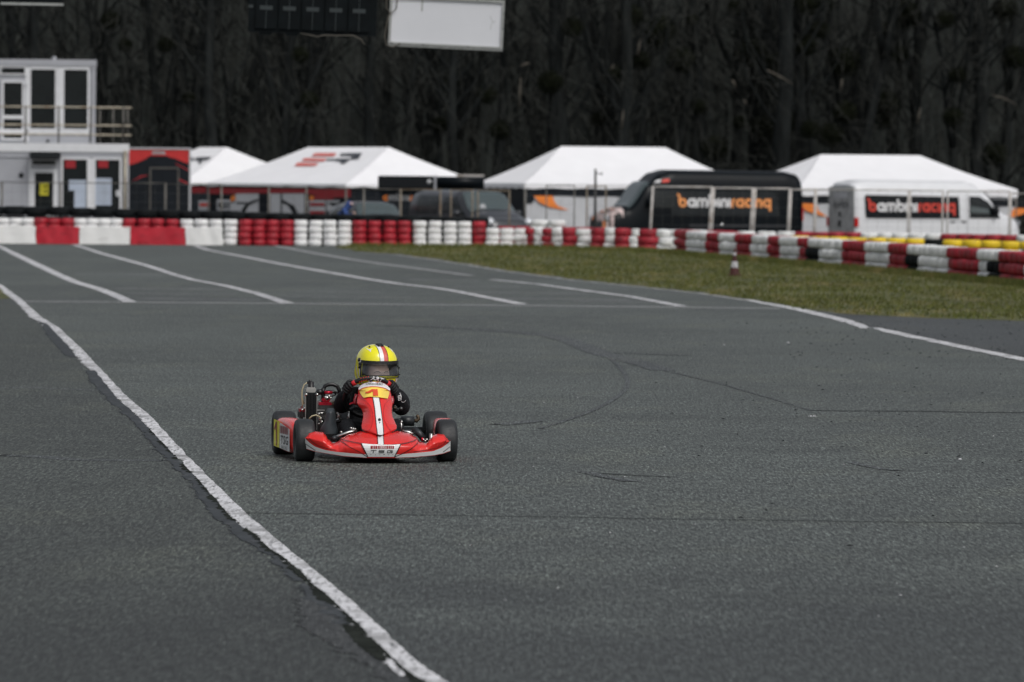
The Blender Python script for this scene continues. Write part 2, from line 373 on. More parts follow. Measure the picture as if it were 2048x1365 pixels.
def decal(name, art, fmap, m, parent=None, step=0, **tags):
    bm = bmesh.new(); vs = [bm.verts.new((x, y, 0)) for x, y in art[0]]
    for f in art[1]:
        try: bm.faces.new([vs[i] for i in f])
        except ValueError: pass
    bmesh.ops.triangulate(bm, faces=bm.faces[:])
    if step:
        xs = [v.co.x for v in bm.verts]; ys = [v.co.y for v in bm.verts]
        for ax, lo, hi in ((0, min(xs), max(xs)), (1, min(ys), max(ys))):
            k = math.ceil((lo+1e-6)/step)
            while k*step < hi:
                co = [0, 0, 0]; no = [0, 0, 0]; co[ax] = k*step; no[ax] = 1
                bmesh.ops.bisect_plane(bm, geom=bm.verts[:]+bm.edges[:]+bm.faces[:], plane_co=co, plane_no=no); k += 1
    for v in bm.verts: v.co = Vector(fmap(v.co.x, v.co.y))
    me = bpy.data.meshes.new(name); bm.to_mesh(me); bm.free(); me.materials.append(m)
    return link_mesh(name, me, parent, **tags)
# rounded one-stroke lettering of the van and tent graphics
def arc(cx, cy, r, a0, a1, n=14): return [(cx+r*math.cos(R_(a0+(a1-a0)*i/n)), cy+r*math.sin(R_(a0+(a1-a0)*i/n))) for i in range(n+1)]
def rlet(ch, w=.27):
    r = .5-w/2
    ring = art_ribbon(arc(.5, .5, r, 0, 360-18, 19), w, True)
    st = lambda x, a, b: art_ribbon([(x, a), (x, b)], w)
    if ch == 'b': return art_join([ring, st(w/2, .4, 1.45)]), 1.06
    if ch == 'B': return art_join([ring, art_ribbon([(w/2, .4), (w/2, 1.2), (-.12, 1.5)], w)]), 1.06
    if ch == 'a': return art_join([ring, st(1-w/2, 0, 1.0)]), 1.08
    if ch == 'g': return art_join([ring, st(1-w/2, -.4, 1.0)]), 1.08
    if ch == 'i': return st(w/2, 0, 1), .36
    if ch == 'n': return art_join([st(w/2, 0, .62), st(.85-w/2, 0, .62), art_ribbon(arc(.425, .57, .29, 0, 180), w)]), .93
    if ch == 'm': return art_join([st(w/2, 0, .65), st(.70, 0, .65), st(1.265, 0, .65), art_ribbon(arc(.4175, .62, .2825, 0, 180, 10), w*.9), art_ribbon(arc(.9825, .62, .2825, 0, 180, 10), w*.9)]), 1.5
    if ch == 'r': return art_join([st(w/2, 0, .6), art_ribbon(arc(.425, .57, .29, 80, 180, 8), w)]), .55
    if ch == 'c': return art_ribbon(arc(.5, .5, r, 50, 310), w), .92
def rword(s, k=1.0):
    x = 0; out = []
    for ch in s:
        a, adv = rlet(ch); out.append(art_xf(a, dx=x)); x += adv
    a = art_join(out); return art_xf(a, k, k), x*k
# ============================================================ SETTING
def struct(o): o['kind'] = 'structure'; return o
def sheet(name, pts, z, m, n=0):
    if sum(pts[i-1][0]*pts[i][1]-pts[i][0]*pts[i-1][1] for i in range(len(pts))) < 0: pts = pts[::-1]
    b = MB(); b.poly([(p[0], p[1], z) for p in pts]); o = b.build(name, m, fix=False); return struct(o)
PAD = -.55                                      # the paddock lies lower than the track
def gz(y): return -.012+(PAD+.012)*min(1, max(0, (y-148.5)/5)) if y < 262 else PAD+min(26, (y-262)*.42)
g = MB(True)
ys = [-40, 0, 40, 100, 148.5, 150, 151, 152, 153.5, 180, 220, 262, 270, 285, 300, 325, 700]; xs = [-300, -80, -40, -20, 0, 20, 40, 80, 300]
g.grid(lambda u, v: (xs[round(u*(len(xs)-1))], ys[round(v*(len(ys)-1))], gz(ys[round(v*(len(ys)-1))])), len(xs)-1, len(ys)-1)
struct(g.build('ground', MT['litter'], fix=False))
b = MB(); b.poly([(-60, 153.6, PAD+.005), (60, 153.6, PAD+.005), (60, 214, PAD+.005), (-60, 214, PAD+.005)])
struct(b.build('paddock_ground', MT['gravel'], fix=False))
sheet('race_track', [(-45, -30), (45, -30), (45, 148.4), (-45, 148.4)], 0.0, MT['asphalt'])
rnd = random.Random(3)
def xy(px, py): p = P(px, py); return (p.x, p.y)
def dens(L, n=6, jag=0.0, seed=0):
    "subdivide a ground polyline and roughen it sideways"
    r = random.Random(seed); out = []
    for a, c in zip(L, L[1:]):
        m = max(2, int(math.hypot(c[0]-a[0], c[1]-a[1])*n))
        for i in range(m):
            t = i/m; out.append((a[0]+(c[0]-a[0])*t+r.uniform(-jag, jag), a[1]+(c[1]-a[1])*t))
    out.append(L[-1]); return out
zc_ = [0]
def strip(name, rows, z, m, jag=0.0, n=3, seed=1, jr=None):
    n = 22 if rows[-1][0] > 700 else 8
    zc_[0] += 1; z += zc_[0]*.00004
    "rows: (py, px_left, px_right) down the photo -> a painted strip on the ground"
    A = dens([xy(l, y) for y, l, r in rows], n, 0, seed); B = dens([xy(r, y) for y, l, r in rows], n, 0, seed+1)
    r_ = random.Random(seed); jr = jag*.25 if jr is None else jr
    A = [(x+jag*noise.noise(Vector((seed, y*1.3, 0)))*1.1+jag*noise.noise(Vector((seed, y*4.5, 3)))*.7+r_.uniform(-.45, .45)*jag, y) for x, y in A]
    B = [(x+jr*noise.noise(Vector((seed, y*1.3, 9)))*1.1+r_.uniform(-.3, .3)*jr, y) for x, y in B]
    def at(L, y):
        for a, c in zip(L, L[1:]):
            if (a[1]-y)*(c[1]-y) <= 0 and a[1] != c[1]: t = (y-a[1])/(c[1]-a[1]); return a[0]+(c[0]-a[0])*t
        return L[-1][0] if abs(y-L[-1][1]) < abs(y-L[0][1]) else L[0][0]
    Y = sorted(set([p[1] for p in A]+[p[1] for p in B])); lo, hi = min(Y), max(Y)
    b = MB()
    for y0, y1 in zip(Y, Y[1:]):
        if y1-y0 < 1e-5: continue
        a0, a1, c0, c1 = at(A, y0), at(A, y1), at(B, y0), at(B, y1)
        if c0 <= a0 or c1 <= a1: continue
        b.quad((a0, y0, z), (c0, y0, z), (c1, y1, z), (a1, y1, z))
    return struct(b.build(name, m, fix=False))
EDGE = [(562, -28, -18), (572, -6, 6), (590, 12, 30), (598, 24, 42), (612, 40, 57), (636, 62, 84), (657, 95, 119), (678, 119, 141), (700, 143, 165), (725, 163, 188), (750, 189, 212), (775, 209, 235), (798, 231, 258), (836, 279, 304),
        (879, 314, 343), (914, 349, 376), (958, 392, 420), (1000, 426, 463), (1034, 457, 498), (1068, 502, 540), (1102, 542, 578), (1137, 588, 624), (1171, 624, 664), (1205, 664, 706), (1239, 700, 742), (1273, 734, 778), (1308, 770, 815), (1342, 806, 858), (1365, 836, 895), (1420, 895, 960), (1600, 1080, 1160), (2100, 1600, 1700)]
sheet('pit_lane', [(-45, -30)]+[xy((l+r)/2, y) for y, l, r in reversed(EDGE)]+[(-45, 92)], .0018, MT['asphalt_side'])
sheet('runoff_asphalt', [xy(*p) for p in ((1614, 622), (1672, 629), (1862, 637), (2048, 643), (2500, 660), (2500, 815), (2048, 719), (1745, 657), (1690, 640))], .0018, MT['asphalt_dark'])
GR = [(677, 496), (726, 505), (800, 509.5), (870, 519), (940, 529), (1010, 541), (1077, 550), (1160, 561), (1241, 569), (1320, 577), (1420, 588), (1523, 603), (1570, 612), (1614, 621), (1676, 628), (1862, 637), (2048, 643), (2500, 660)]
gl = dens([xy(*p) for p in GR], 2, .12, 4)
sheet('grass_verge', gl+[(30, 148.45), (gl[0][0], 148.45)], .0035, MT['grass'])
gp2 = [xy(*p) for p in ((-200, 560), (-20, 568), (2, 576), (14, 588), (24, 598), (-200, 604))]
sheet('grass_patch', gp2, .0035, MT['grass'])
# edge of the asphalt along the grass: thin worn rim
rim = dens([xy(*p) for p in GR[1:12]], 2, .03, 9)
v, f = art_ribbon(rim, .09); b = MB()
for q in f: b.quad(*[(v[i][0]-.10, v[i][1]-.25, .0036) for i in q])
struct(b.build('asphalt_rim', MT['line_worn'], fix=False))
strip('edge_line', EDGE, .0040, MT['line'], .035, 4, 5, .008)
strip('edge_line', [(600, 1490, 1504), (605, 1508, 1524), (614, 1556, 1582), (622, 1594, 1622), (631, 1630, 1660), (640, 1668, 1698), (650, 1702, 1728), (657.5, 1722, 1742)], .0040, MT['line'], .02, 2, 6)
strip('edge_line', [(656.5, 1744, 1757), (664, 1766, 1796), (672, 1800, 1830), (680, 1840, 1870), (700, 1934, 1966), (719, 2028, 2062), (745, 2150, 2190), (800, 2400, 2450)], .0040, MT['line'], .02, 2, 7)
strip('lane_line', [(490, -20, -6), (494, -6, 6), (512, 28, 45), (530, 64, 84), (548, 102, 122), (565, 140, 162), (578, 184, 208), (590, 216, 240), (604.5, 246, 273)], .0040, MT['line'], .015, 2, 8)
strip('lane_line', [(490, 142, 154), (498, 168, 180), (507, 194, 208), (520, 242, 258), (533, 290, 306), (549, 338, 354), (560, 377, 393), (573, 446, 464), (588, 505, 526), (607, 560, 588)], .0040, MT['line'], .015, 2, 9)
strip('lane_line', [(492, 384, 396), (501, 412, 424), (512, 470, 484), (529, 555, 572), (545, 645, 664), (560, 732, 752), (569, 792, 812), (575, 850, 868), (583, 900, 922), (609, 1030, 1056)], .0040, MT['line'], .015, 2, 10)
strip('lane_line', [(492, 545, 556), (505, 612, 624), (520, 698, 712), (528, 755, 768), (540, 845, 860), (552, 935, 950)], .0040, MT['line_worn'], .03, 2, 11)
strip('lane_line', [(560, 975, 992), (570, 1075, 1092), (576, 1115, 1134), (586, 1192, 1212), (594, 1252, 1272), (613, 1350, 1376)], .0040, MT['line'], .02, 2, 12)
def smoothline(L, k=8):
    out = []
    for i in range(len(L)-1):
        a, b_, c, d = L[max(i-1, 0)], L[i], L[i+1], L[min(i+2, len(L)-1)]
        for j in range(k):
            t = j/k; out.append(tuple(.5*((2*b_[q])+(-a[q]+c[q])*t+(2*a[q]-5*b_[q]+4*c[q]-d[q])*t*t+(-a[q]+3*b_[q]-3*c[q]+d[q])*t**3) for q in (0, 1)))
    return out+[L[-1]]
def seam(name, pts, wpx, m, z=.0026, jag=.02, seed=1, n=3):
    if name == 'skid_mark' and len(pts) > 2: pts = smoothline(pts)
    zc_[0] += 1; z += zc_[0]*.00002
    L = dens([xy(*p) for p in pts], n, 0, seed); r = random.Random(seed)
    L = [(x+r.uniform(-jag, jag)*.3, y+r.uniform(-jag, jag)) for x, y in L]
    v, f = art_ribbon(L, wpx); b = MB()
    for q in f:
        Q = [(v[i][0], v[i][1], z) for i in q]; ar = sum(Q[i-1][0]*Q[i][1]-Q[i][0]*Q[i-1][1] for i in range(4))
        b.quad(*(Q if ar > 0 else Q[::-1]))
    return struct(b.build(name, m, fix=False))
seam('start_line', [(48, 603.2), (600, 607.5), (1100, 612), (1562, 617.5)], .30, MT['line_worn'], z=.0016, jag=.03)
for (x0, y0), (x1, y1), ww in (((230, 577.5), (452, 579), .5), ((256, 587.5), (478, 589.5), .35), ((282, 597.4), (520, 600), .6), ((150, 549), (330, 550), .5), ((905, 573), (1040, 574), .4), ((935, 585), (1180, 588), .45), ((985, 597), (1260, 600.5), .5), ((820, 560), (960, 561.5), .5), ((590, 583), (760, 584.5), .35), ((560, 592), (830, 595), .3), ((1150, 603), (1330, 605), .35)):
    seam('grid_box_line', [(x0, y0), (x1, y1)], ww, MT['line_faint'], z=.0016, jag=.06)
seam('asphalt_seam', [(1620, 822), (1760, 823), (2048, 826), (2400, 829)], .07, MT['crack'], jag=.06)
seam('asphalt_seam', [(1330, 742), (1440, 768), (1540, 797), (1622, 822)], .03, MT['skid'], jag=.02)
seam('asphalt_seam', [(455, 1026.5), (900, 1032), (1150, 1035), (1400, 1040), (2048, 1047.5), (2400, 1051)], .03, MT['crack'], jag=.02)
seam('asphalt_seam', [(-200, 777), (60, 776), (200, 781)], .20, MT['skid'], jag=.10)
seam('skid_mark', [(1172, 945), (1240, 950), (1345, 955)], .035, MT['crack'], jag=.0)
seam('skid_mark', [(1172, 945), (1215, 955), (1262, 964)], .09, MT['skid'], jag=.03)
for pts, ww in (([(1100, 672), (1150, 686), (1200, 707), (1270, 724), (1330, 742)], .16), ([(1130, 676), (1195, 700), (1245, 742), (1250, 780), (1185, 822), (1080, 858)], .03), ([(760, 652), (860, 654), (1000, 663), (1100, 672)], .18), ([(1230, 706), (1320, 710), (1385, 711)], .1),
               ([(1000, 850), (1040, 846), (1068, 842)], .12), ([(0, 912), (90, 915), (160, 921), (330, 922)], .12), ([(1700, 925), (1760, 938), (1800, 942)], .05)):
    seam('skid_mark', pts, ww*1.5, MT['skid'], jag=.008)
strip('tar_patch', [(640, 66, 70), (650, 84, 96), (668, 92, 112), (690, 110, 134), (712, 130, 150), (716, 146, 152)], .003, MT['tar'], .03, 3, 14, .01)
strip('tar_patch', [(742, 172, 190), (760, 178, 204), (780, 196, 220), (800, 214, 236), (822, 240, 262), (850, 270, 290), (880, 296, 318), (900, 312, 338), (925, 338, 358), (960, 372, 396), (1000, 402, 428), (1034, 426, 457), (1068, 465, 500), (1102, 516, 540), (1112, 534, 552)], .0030, MT['tar'], .03, 5, 15, .01)
strip('tar_patch', [(1114, 540, 552), (1137, 556, 576), (1171, 592, 612), (1205, 630, 655), (1239, 668, 692), (1250, 676, 704)], .0031, MT['tar'], .05, 9, 16, .02)
strip('tar_patch', [(1196, 600, 632), (1222, 592, 664), (1262, 610, 688), (1290, 660, 716), (1320, 712, 750), (1345, 745, 782), (1380, 782, 830)], .0026, MT['smooth_patch'], .06, 9, 26, .02)
strip('wet_gap', [(860, 296, 300), (914, 345, 350), (958, 389, 394), (1000, 424, 430), (1034, 451, 460), (1068, 496, 505), (1102, 536, 545), (1137, 579, 592), (1171, 614, 628), (1205, 652, 668), (1239, 690, 704), (1273, 724, 738), (1308, 759, 775), (1342, 795, 812), (1400, 870, 890)], .0040, MT['wet'], .035, 9, 17, .01)
strip('wet_gap', [(1252, 682, 692), (1262, 690, 716), (1285, 706, 738), (1300, 722, 754), (1314, 744, 768), (1322, 758, 772)], .0036, MT['wet'], .01, 9, 18, .01)
strip('edge_line', [(1327, 770, 780), (1336, 776, 794), (1348, 790, 808), (1356, 802, 810)], .0046, MT['line'], .006, 9, 19, .004)
# loose rubber crumbs and grit (nobody could count them)
b = MB(); r = random.Random(12)
def bit(px, py, s, m):
    p = P(px, py, .010 if m != 2 else .014); b.cur = m; a = r.uniform(0, 3.1); h = s*r.uniform(.2, .45)
    q = [p+Vector((math.cos(a+t)*s*k, math.sin(a+t)*s*k*1.3, 0)) for t, k in ((0, 1), (1.4, .5), (3.1, .9), (4.5, .55))]
    top = p+Vector((0, 0, h))
    for i in range(4): b.poly([q[i], q[(i+1) % 4], top])
for i in range(330):
    px = r.gauss(1720, 260); py = 640+abs(r.gauss(0, 1))*170
    if px > 1250+ (py-640)*.2 and px < 2200: bit(px, py, r.choice((.008, .012, .02)), 0)
for i in range(120): bit(r.uniform(1560, 2150), r.uniform(640, 720), .022, 0)
for i in range(90): bit(r.uniform(900, 2100), 650+r.random()**2*600, .008, 1)
bit(1628, 833, .022, 1); bit(1620, 833, .03, 1); bit(1576, 686, .03, 1); bit(1920, 919, .02, 1); bit(1448, 690, .02, 1)
b.build('track_debris', [MT['rubber'], MT['line']], fix=False, kind='stuff')
def path_pts(pts, step):
    L = [Vector(p) for p in pts]; out = [L[0].copy()]; acc = 0
    for a, c in zip(L, L[1:]):
        d = (c-a).length; t = step-acc
        while t < d: out.append(a+(c-a)*(t/d)); t += step
        acc = d-(t-step)
    return out
base_g = [(700, 494.5), (820, 494.5), (950, 495.5), (1050, 497.5), (1150, 500), (1250, 502.5), (1330, 507), (1400, 515), (1480, 521), (1560, 527.5), (1640, 535.5), (1720, 542), (1786, 548), (1865, 556), (1960, 565), (2044, 573.5), (2150, 585)]
# grass blades
b = MB(); r = random.Random(5)
def inside(x, y):
    if y > 148: return False
    c = False; n = len(gl); pts = gl+[(30, 148.45), (gl[0][0], 148.45)]; m = len(pts); j = m-1
    for i in range(m):
        if (pts[i][1] > y) != (pts[j][1] > y) and x < (pts[j][0]-pts[i][0])*(y-pts[i][1])/(pts[j][1]-pts[i][1])+pts[i][0]: c = not c
        j = i
    return c
cnt = 0
while cnt < 52000:
    y = 58+90*r.random(); px = r.uniform(650, 2250); x = (px-CX)/F_PX*y
    if not inside(x, y): continue
    if noise.noise(Vector((x*.6, y*.25, 0))) < -.18 and r.random() < .5: continue
    cnt += 1
    h = r.uniform(.02, .055)*(1.6 if r.random() < .06 else 1); wd = .012; a = r.uniform(0, 3.14); dx, dy = math.cos(a)*wd, math.sin(a)*wd
    b.cur = 0 if r.random() < .62 else (1 if r.random() < .62 else 2)
    b.poly([(x-dx, y-dy, .01), (x+dx, y+dy, .01), (x+r.uniform(-.02, .02), y+r.uniform(-.02, .02), .01+h)])
gd_ = [((.20, .17, .07), .52, .70, 1.1, (1, .18, 1)), ((.055, .075, .018), .54, .70, 2.2, (1, .2, 1))]
GRM = [mat('grass_blade', (.095, .104, .024), .8, dirt=gd_, spec=.2), mat('grass_blade_dark', (.066, .080, .018), .8, dirt=gd_, spec=.2), mat('grass_blade_dry', (.14, .135, .05), .8, dirt=gd_, spec=.2)]
for p in path_pts([P(*q) for q in base_g], .012):
    for k in range(3):
        x, y = p.x+r.uniform(-.10, .06), p.y+r.uniform(-.5, .05)
        h = r.uniform(.04, .15); b.cur = r.choice((0, 1, 1, 2)); b.poly([(x-.012, y, .004), (x+.012, y, .004), (x+r.uniform(-.03, .03), y, .004+h)])
b.build('grass', GRM, fix=False, kind='stuff')
# ============================================================ TYRE WALLS
def tyre_mesh(R, w, n=20):
    b = MB(True); ri = R*.52
    prof = [(ri, w*.16), (ri*1.1, w*.03), (R*.80, 0), (R*.93, w*.07), (R*.99, w*.22), (R, w*.5), (R*.99, w*.78), (R*.93, w*.93), (R*.80, w), (ri*1.1, w*.97), (ri, w*.84)]
    b.lathe(prof, n, closed=True); return b
TY = {}
def tyre_me(R, w, c):
    k = (R, w, c)
    if k not in TY: TY[k] = tyre_mesh(R, w).mesh('tyre', MT['tyre_'+c])
    return TY[k]
tr_ = random.Random(21)
def tyre_stack(x, y, n, R, w, colours, label, cat, group, z=0.0):
    t = thing('tyre_stack', label, cat, (x, y, z), tr_.uniform(0, 6), group)
    jt = .03 if 'curved' in group or 'back' in group else .014
    for k in range(n):
        c = colours if isinstance(colours, str) else colours[k]
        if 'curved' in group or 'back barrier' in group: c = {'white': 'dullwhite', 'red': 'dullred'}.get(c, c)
        link_mesh('tyre', tyre_me(R, w, c), t, (tr_.uniform(-jt, jt), tr_.uniform(-jt, jt), k*w*1.0), tr_.uniform(0, 6)).scale = (tr_.uniform(.96, 1.04),)*2+(tr_.uniform(.94, 1.0),)
    return t
ORD = ['first', 'second', 'third', 'fourth', 'fifth', 'sixth', 'seventh', 'eighth', 'ninth', 'tenth', 'eleventh', 'twelfth', 'thirteenth', 'fourteenth', 'fifteenth', 'sixteenth', 'seventeenth', 'eighteenth', 'nineteenth', 'twentieth']
# long straight wall: (px0, px1, colour, stacks)
RW, WW = .1725, .163
WALL = [(-60, 67, 'white', 5), (67, 147, 'red', 3), (147, 243, 'white', 4), (243, 357, 'red', 4), (357, 475, 'white', 4), (475, 586, 'red', 4), (586, 702, 'white', 4), (702, 823, 'red', 4), (823, 943, 'white', 4)]
def walldepth(px): return P(px, 487.5+px*.0081).y
blk = {'white': 0, 'red': 0}
for (a, c, colr, n) in WALL:
    k = blk[colr]; blk[colr] += 1
    for i in range(n):
        px = a+(c-a)*(i+.5)/n; D = walldepth(px)+RW; x = (px-CX)/F_PX*D
        tyre_stack(x, D, 4, RW, WW, colr, '%s tyre stack, %s from left in the %s %s block of the long wall' % (colr, ORD[i], ORD[k], colr), 'tyre stack', 'painted tyre stacks of the long wall')
for i, (px, colr) in enumerate(((957, 'red'), (984, 'white'), (1012, 'white'), (1040, 'white'))):
    D = walldepth(px)+RW-(.25 if colr == 'white' else -.1); x = (px-CX)/F_PX*D
    tyre_stack(x, D, 4 if colr == 'red' else 3, RW, WW*1.0, colr, ('single red tyre stack between white blocks at the right end of the long wall', 'low white stack of three tyres, first of three ending the long wall', 'low white stack of three tyres, middle one of three ending the long wall', 'low white stack of three tyres, last before the red and white curve')[i], 'tyre stack', 'painted tyre stacks of the long wall')
# black tyres behind it, one taller
px = -60; i = 0
while px < 965:
    D = walldepth(px)+RW*2+.42; wb_ = lerp([(-60, .236), (60, .238), (450, .214), (750, .198), (1000, .185)], px); x = (px-CX)/F_PX*D
    n = 3 if px < 700 else 3
    tyre_stack(x, D, 4, .30, round(wb_, 3), 'black', 'unpainted black stack of large tyres standing in the dark row behind the painted wall', 'tyre stack', 'black tyre stacks behind the long wall')
    px += 44; i += 1
# painted belts hung over the lower tyres
for (a, c, colr, lab) in ((-60, 70, 'white', 'white painted belt at the left end of the tyre wall, cut by the picture edge'), (71, 157, 'red', 'shorter red painted belt covering the lower tyres, left of the two red belts'), (158, 259, 'white', 'scuffed white painted belt between the two red belts'), (260, 369, 'red', 'longer red painted belt right of the scuffed white belt'), (370, 444, 'white', 'narrow white painted belt, last one on the right over the tyre wall')):
    D = walldepth((a+c)/2)-.05; x0, x1 = (a-CX)/F_PX*D, (c-CX)/F_PX*D; b = MB(True); hh = .44; rr = random.Random(int(a))
    ph = rr.random()*6
    def fn(u, v, off=0): return (x0+(x1-x0)*u+.012*math.sin(v*5+ph), D+off+.010*math.sin(u*11+ph)+.004*math.sin(u*19+v*3), .004+v*hh+.012*math.sin(u*9+ph)*v)
    b.grid(lambda u, v: fn(u, v), 30, 8); b.grid(lambda u, v: fn(u, v, .012), 30, 8, flip=True)
    for e in (0, 1): b.grid(lambda u, v: fn(e, u, .012*v), 8, 1); b.grid(lambda u, v: fn(u, e, .012*v), 30, 1)
    o = b.build('painted_belt', MT['belt_'+colr], origin=((x0+x1)/2, D, 0), fix=False, label=lab, category='barrier belt', group='painted belts on the tyre wall')
# curved barrier on the right
SEG = [(967, 1050, 'white'), (1050, 1067, 'red'), (1067, 1082, 'white'), (1082, 1104, 'red'), (1104, 1125, 'white'), (1125, 1152, 'red'), (1152, 1181, 'white'), (1181, 1207, 'red'), (1207, 1228, 'white'), (1228, 1259, 'red'), (1259, 1275, 'white'), (1275, 1314, 'red'), (1314, 1341, 'white'), (1341, 1368, 'red'), (1368, 1405, 'white'), (1405, 1434, 'red'), (1434, 1469, 'white'), (1469, 1497, 'red'), (1497, 1529, 'white'), (1529, 1555, 'red'), (1555, 1593, 'white'), (1593, 1609, 'red'), (1609, 1634, 'black'), (1634, 1678, 'white'), (1678, 1723, 'red'), (1723, 1774, 'white'), (1774, 1811, 'red'), (1811, 1830, 'black'), (1830, 1893, 'white'), (1893, 1950, 'red'), (1950, 1971, 'white'), (1971, 1994, 'black'), (1994, 2044, 'red'), (2044, 2105, 'white'), (2105, 2170, 'red'), (2170, 2400, 'white')]
def segcol(px):
    for i, (a, c, k) in enumerate(SEG):
        if a <= px < c: return k, i
    return 'white', 0
RR, WR = .25, .195
base = [(1050, 496.5), (1150, 499), (1250, 501.5), (1330, 506), (1400, 514), (1480, 520), (1560, 526.5), (1614, 531.5), (1640, 534.5), (1720, 541), (1786, 547), (1865, 555), (1960, 564), (2044, 572.5), (2150, 584)]
bp = [P(*q) for q in base]
cnts = {}
for i, (a, e, colr) in enumerate(SEG):
    if not (1050 <= a and e <= 1345): continue
    pxm = (a+e)/2; by = lerp(base, pxm); p = P(pxm, by); R1 = max(.105, (e-a)/2*p.y/F_PX*1.06); y = p.y+.2
    nbw = sum(1 for q in SEG[:i+1] if q[2] == colr)
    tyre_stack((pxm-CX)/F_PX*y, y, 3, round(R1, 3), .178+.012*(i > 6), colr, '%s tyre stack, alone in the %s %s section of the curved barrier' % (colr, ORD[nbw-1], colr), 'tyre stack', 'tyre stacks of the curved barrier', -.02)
for p in path_pts([(q.x, q.y, 0) for q in bp], .47):
    if proj((p.x, p.y, 0))[0] < 1348: continue
    s = F_PX/p.y; c = Vector((p.x+RR*.85, p.y+RR*.5, 0)); lpx = proj((c.x-RR*.97, c.y, .3))[0]
    colr, i = segcol(lpx); cnts.setdefault(i, []).append((c, colr))
for i, L in cnts.items():
    for j, (c, colr) in enumerate(L):
        cc = colr if colr != 'black' else ('black', 'black', 'white')
        a, e, _ = SEG[i]
        nbw = sum(1 for q in SEG[:i+1] if q[2] == colr)
        side = ORD[nbw-1] if nbw <= 20 else 'last'
        cn = 'black stack with white top tyre' if colr == 'black' else '%s tyre stack' % colr
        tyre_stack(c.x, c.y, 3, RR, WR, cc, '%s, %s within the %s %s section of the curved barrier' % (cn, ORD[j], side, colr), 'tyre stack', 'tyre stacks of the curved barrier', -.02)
# second barrier behind it: red and white tops
SEG2 = [(1000, 1062, 'red'), (1062, 1133, 'white'), (1133, 1290, 'red'), (1290, 1345, 'white'), (1345, 1425, 'white'), (1425, 1462, 'red'), (1462, 1606, 'white'), (1606, 1735, 'red'), (1735, 1877, 'white'), (1877, 2026, 'red'), (2026, 2300, 'white')]
top2 = [(1010, 147.3), (1062, 147.0), (1130, 146.6), (1200, 144.5), (1210, 457.5), (1300, 458), (1420, 459.5), (1460, 461.5), (1600, 462.5), (1740, 464.5), (1880, 466.5), (2030, 469), (2250, 472)]
R2, W2 = .235, .173
pts2 = []
for px, q in top2:
    if q < 200: pts2.append(((px-CX)/F_PX*q, q, 0))
    else: p = P(px, q, 3*W2); pts2.append((p.x, p.y, 0))
k2 = {}
for p in path_pts([Vector(q) for q in pts2], .48):
    px = proj((p.x, p.y, .5))[0]
    ii = next((i for i, q in enumerate(SEG2) if q[0] <= px < q[1]), 0); k2.setdefault(ii, []).append(p)
for i, L in k2.items():
    a, e, colr = SEG2[i]
    for j, p in enumerate(L):
        n = 4 if colr == 'white' and a < 1130 else 3
        nb = sum(1 for q in SEG2[:i+1] if q[2] == colr)
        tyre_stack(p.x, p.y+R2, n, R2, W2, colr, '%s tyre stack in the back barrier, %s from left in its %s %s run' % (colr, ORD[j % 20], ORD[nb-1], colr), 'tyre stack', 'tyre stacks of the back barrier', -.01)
# yellow row between them
j = 0
for i in range(17):
    px = 1602+i*38.2
    top = 471.5+(px-1600)*.0255; p = P(px, top, .52); colr = 'yellow' if i != 7 else 'black'
    if i == 7: top += 1
    lab = 'black stack among the yellow tyre stacks of the middle row' if i == 7 else 'yellow tyre stack, %s from the left in the middle row behind the curved barrier' % ORD[i]
    tyre_stack(p.x, p.y+.2, 3, .212, .173, ('black', 'black', colr) if i % 5 == 2 else colr, lab, 'tyre stack', 'yellow tyre stacks')
# ============================================================ CONE
cb = P(1469, 553.5); ct = thing('traffic_cone', 'dirty red and white traffic cone standing on the grass before the curved barrier', 'traffic cone', (cb.x, cb.y, .01))
b = MB(); b.box(-.115, .115, -.115, .115, 0, .03); b.build('base', MT['cone_red'], ct, bevel=.008)
hs_ = [(.03, .085), (.14, .068), (.15, .0665), (.25, .050), (.26, .0485), (.36, .032), (.37, .030), (.485, .014)]
for nm, m, z0, z1 in (('cone_body', 'cone_red', .03, .15), ('reflective_band', 'cone_white', .15, .26), ('cone_body', 'cone_red', .26, .37), ('reflective_band', 'cone_white', .37, .42), ('cone_tip', 'cone_red', .42, .485)):
    rr = lambda z: .09-.076*(z-.03)/.455
    b = MB(True); b.lathe([(rr(z0), z0), (rr(z1), z1)]+([(.001, z1)] if z1 > .48 else []), 20); b.build(nm, MT[m], ct)
# ============================================================ SKINNED BODIES
def skin_mesh(name, nodes, edges, m, parent=None, root=None, sub=1, **tags):
    ks = list(nodes); ix = {k: i for i, k in enumerate(ks)}
    me = bpy.data.meshes.new(name+'_src'); me.from_pydata([tuple(nodes[k][0]) for k in ks], [(ix[a], ix[b]) for a, b in edges], [])
    ob = bpy.data.objects.new(name+'_src', me); COL.objects.link(ob)
    md = ob.modifiers.new('s', 'SKIN'); md.use_smooth_shade = True; md.branch_smoothing = .6
    for i, k in enumerate(ks):
        r = nodes[k][1]; me.skin_vertices[0].data[i].radius = (r, r) if not isinstance(r, tuple) else r
        me.skin_vertices[0].data[i].use_root = (k == (root or ks[0]))
    sm = ob.modifiers.new('u', 'SUBSURF'); sm.levels = sub; sm.render_levels = sub
    bpy.context.view_layer.update()
    out = bpy.data.meshes.new_from_object(ob.evaluated_get(bpy.context.evaluated_depsgraph_get())); out.name = name
    bpy.data.objects.remove(ob); bpy.data.meshes.remove(me)
    out.materials.clear(); out.materials.append(m)
    for p in out.polygons: p.use_smooth = True
    return link_mesh(name, out, parent, **tags)
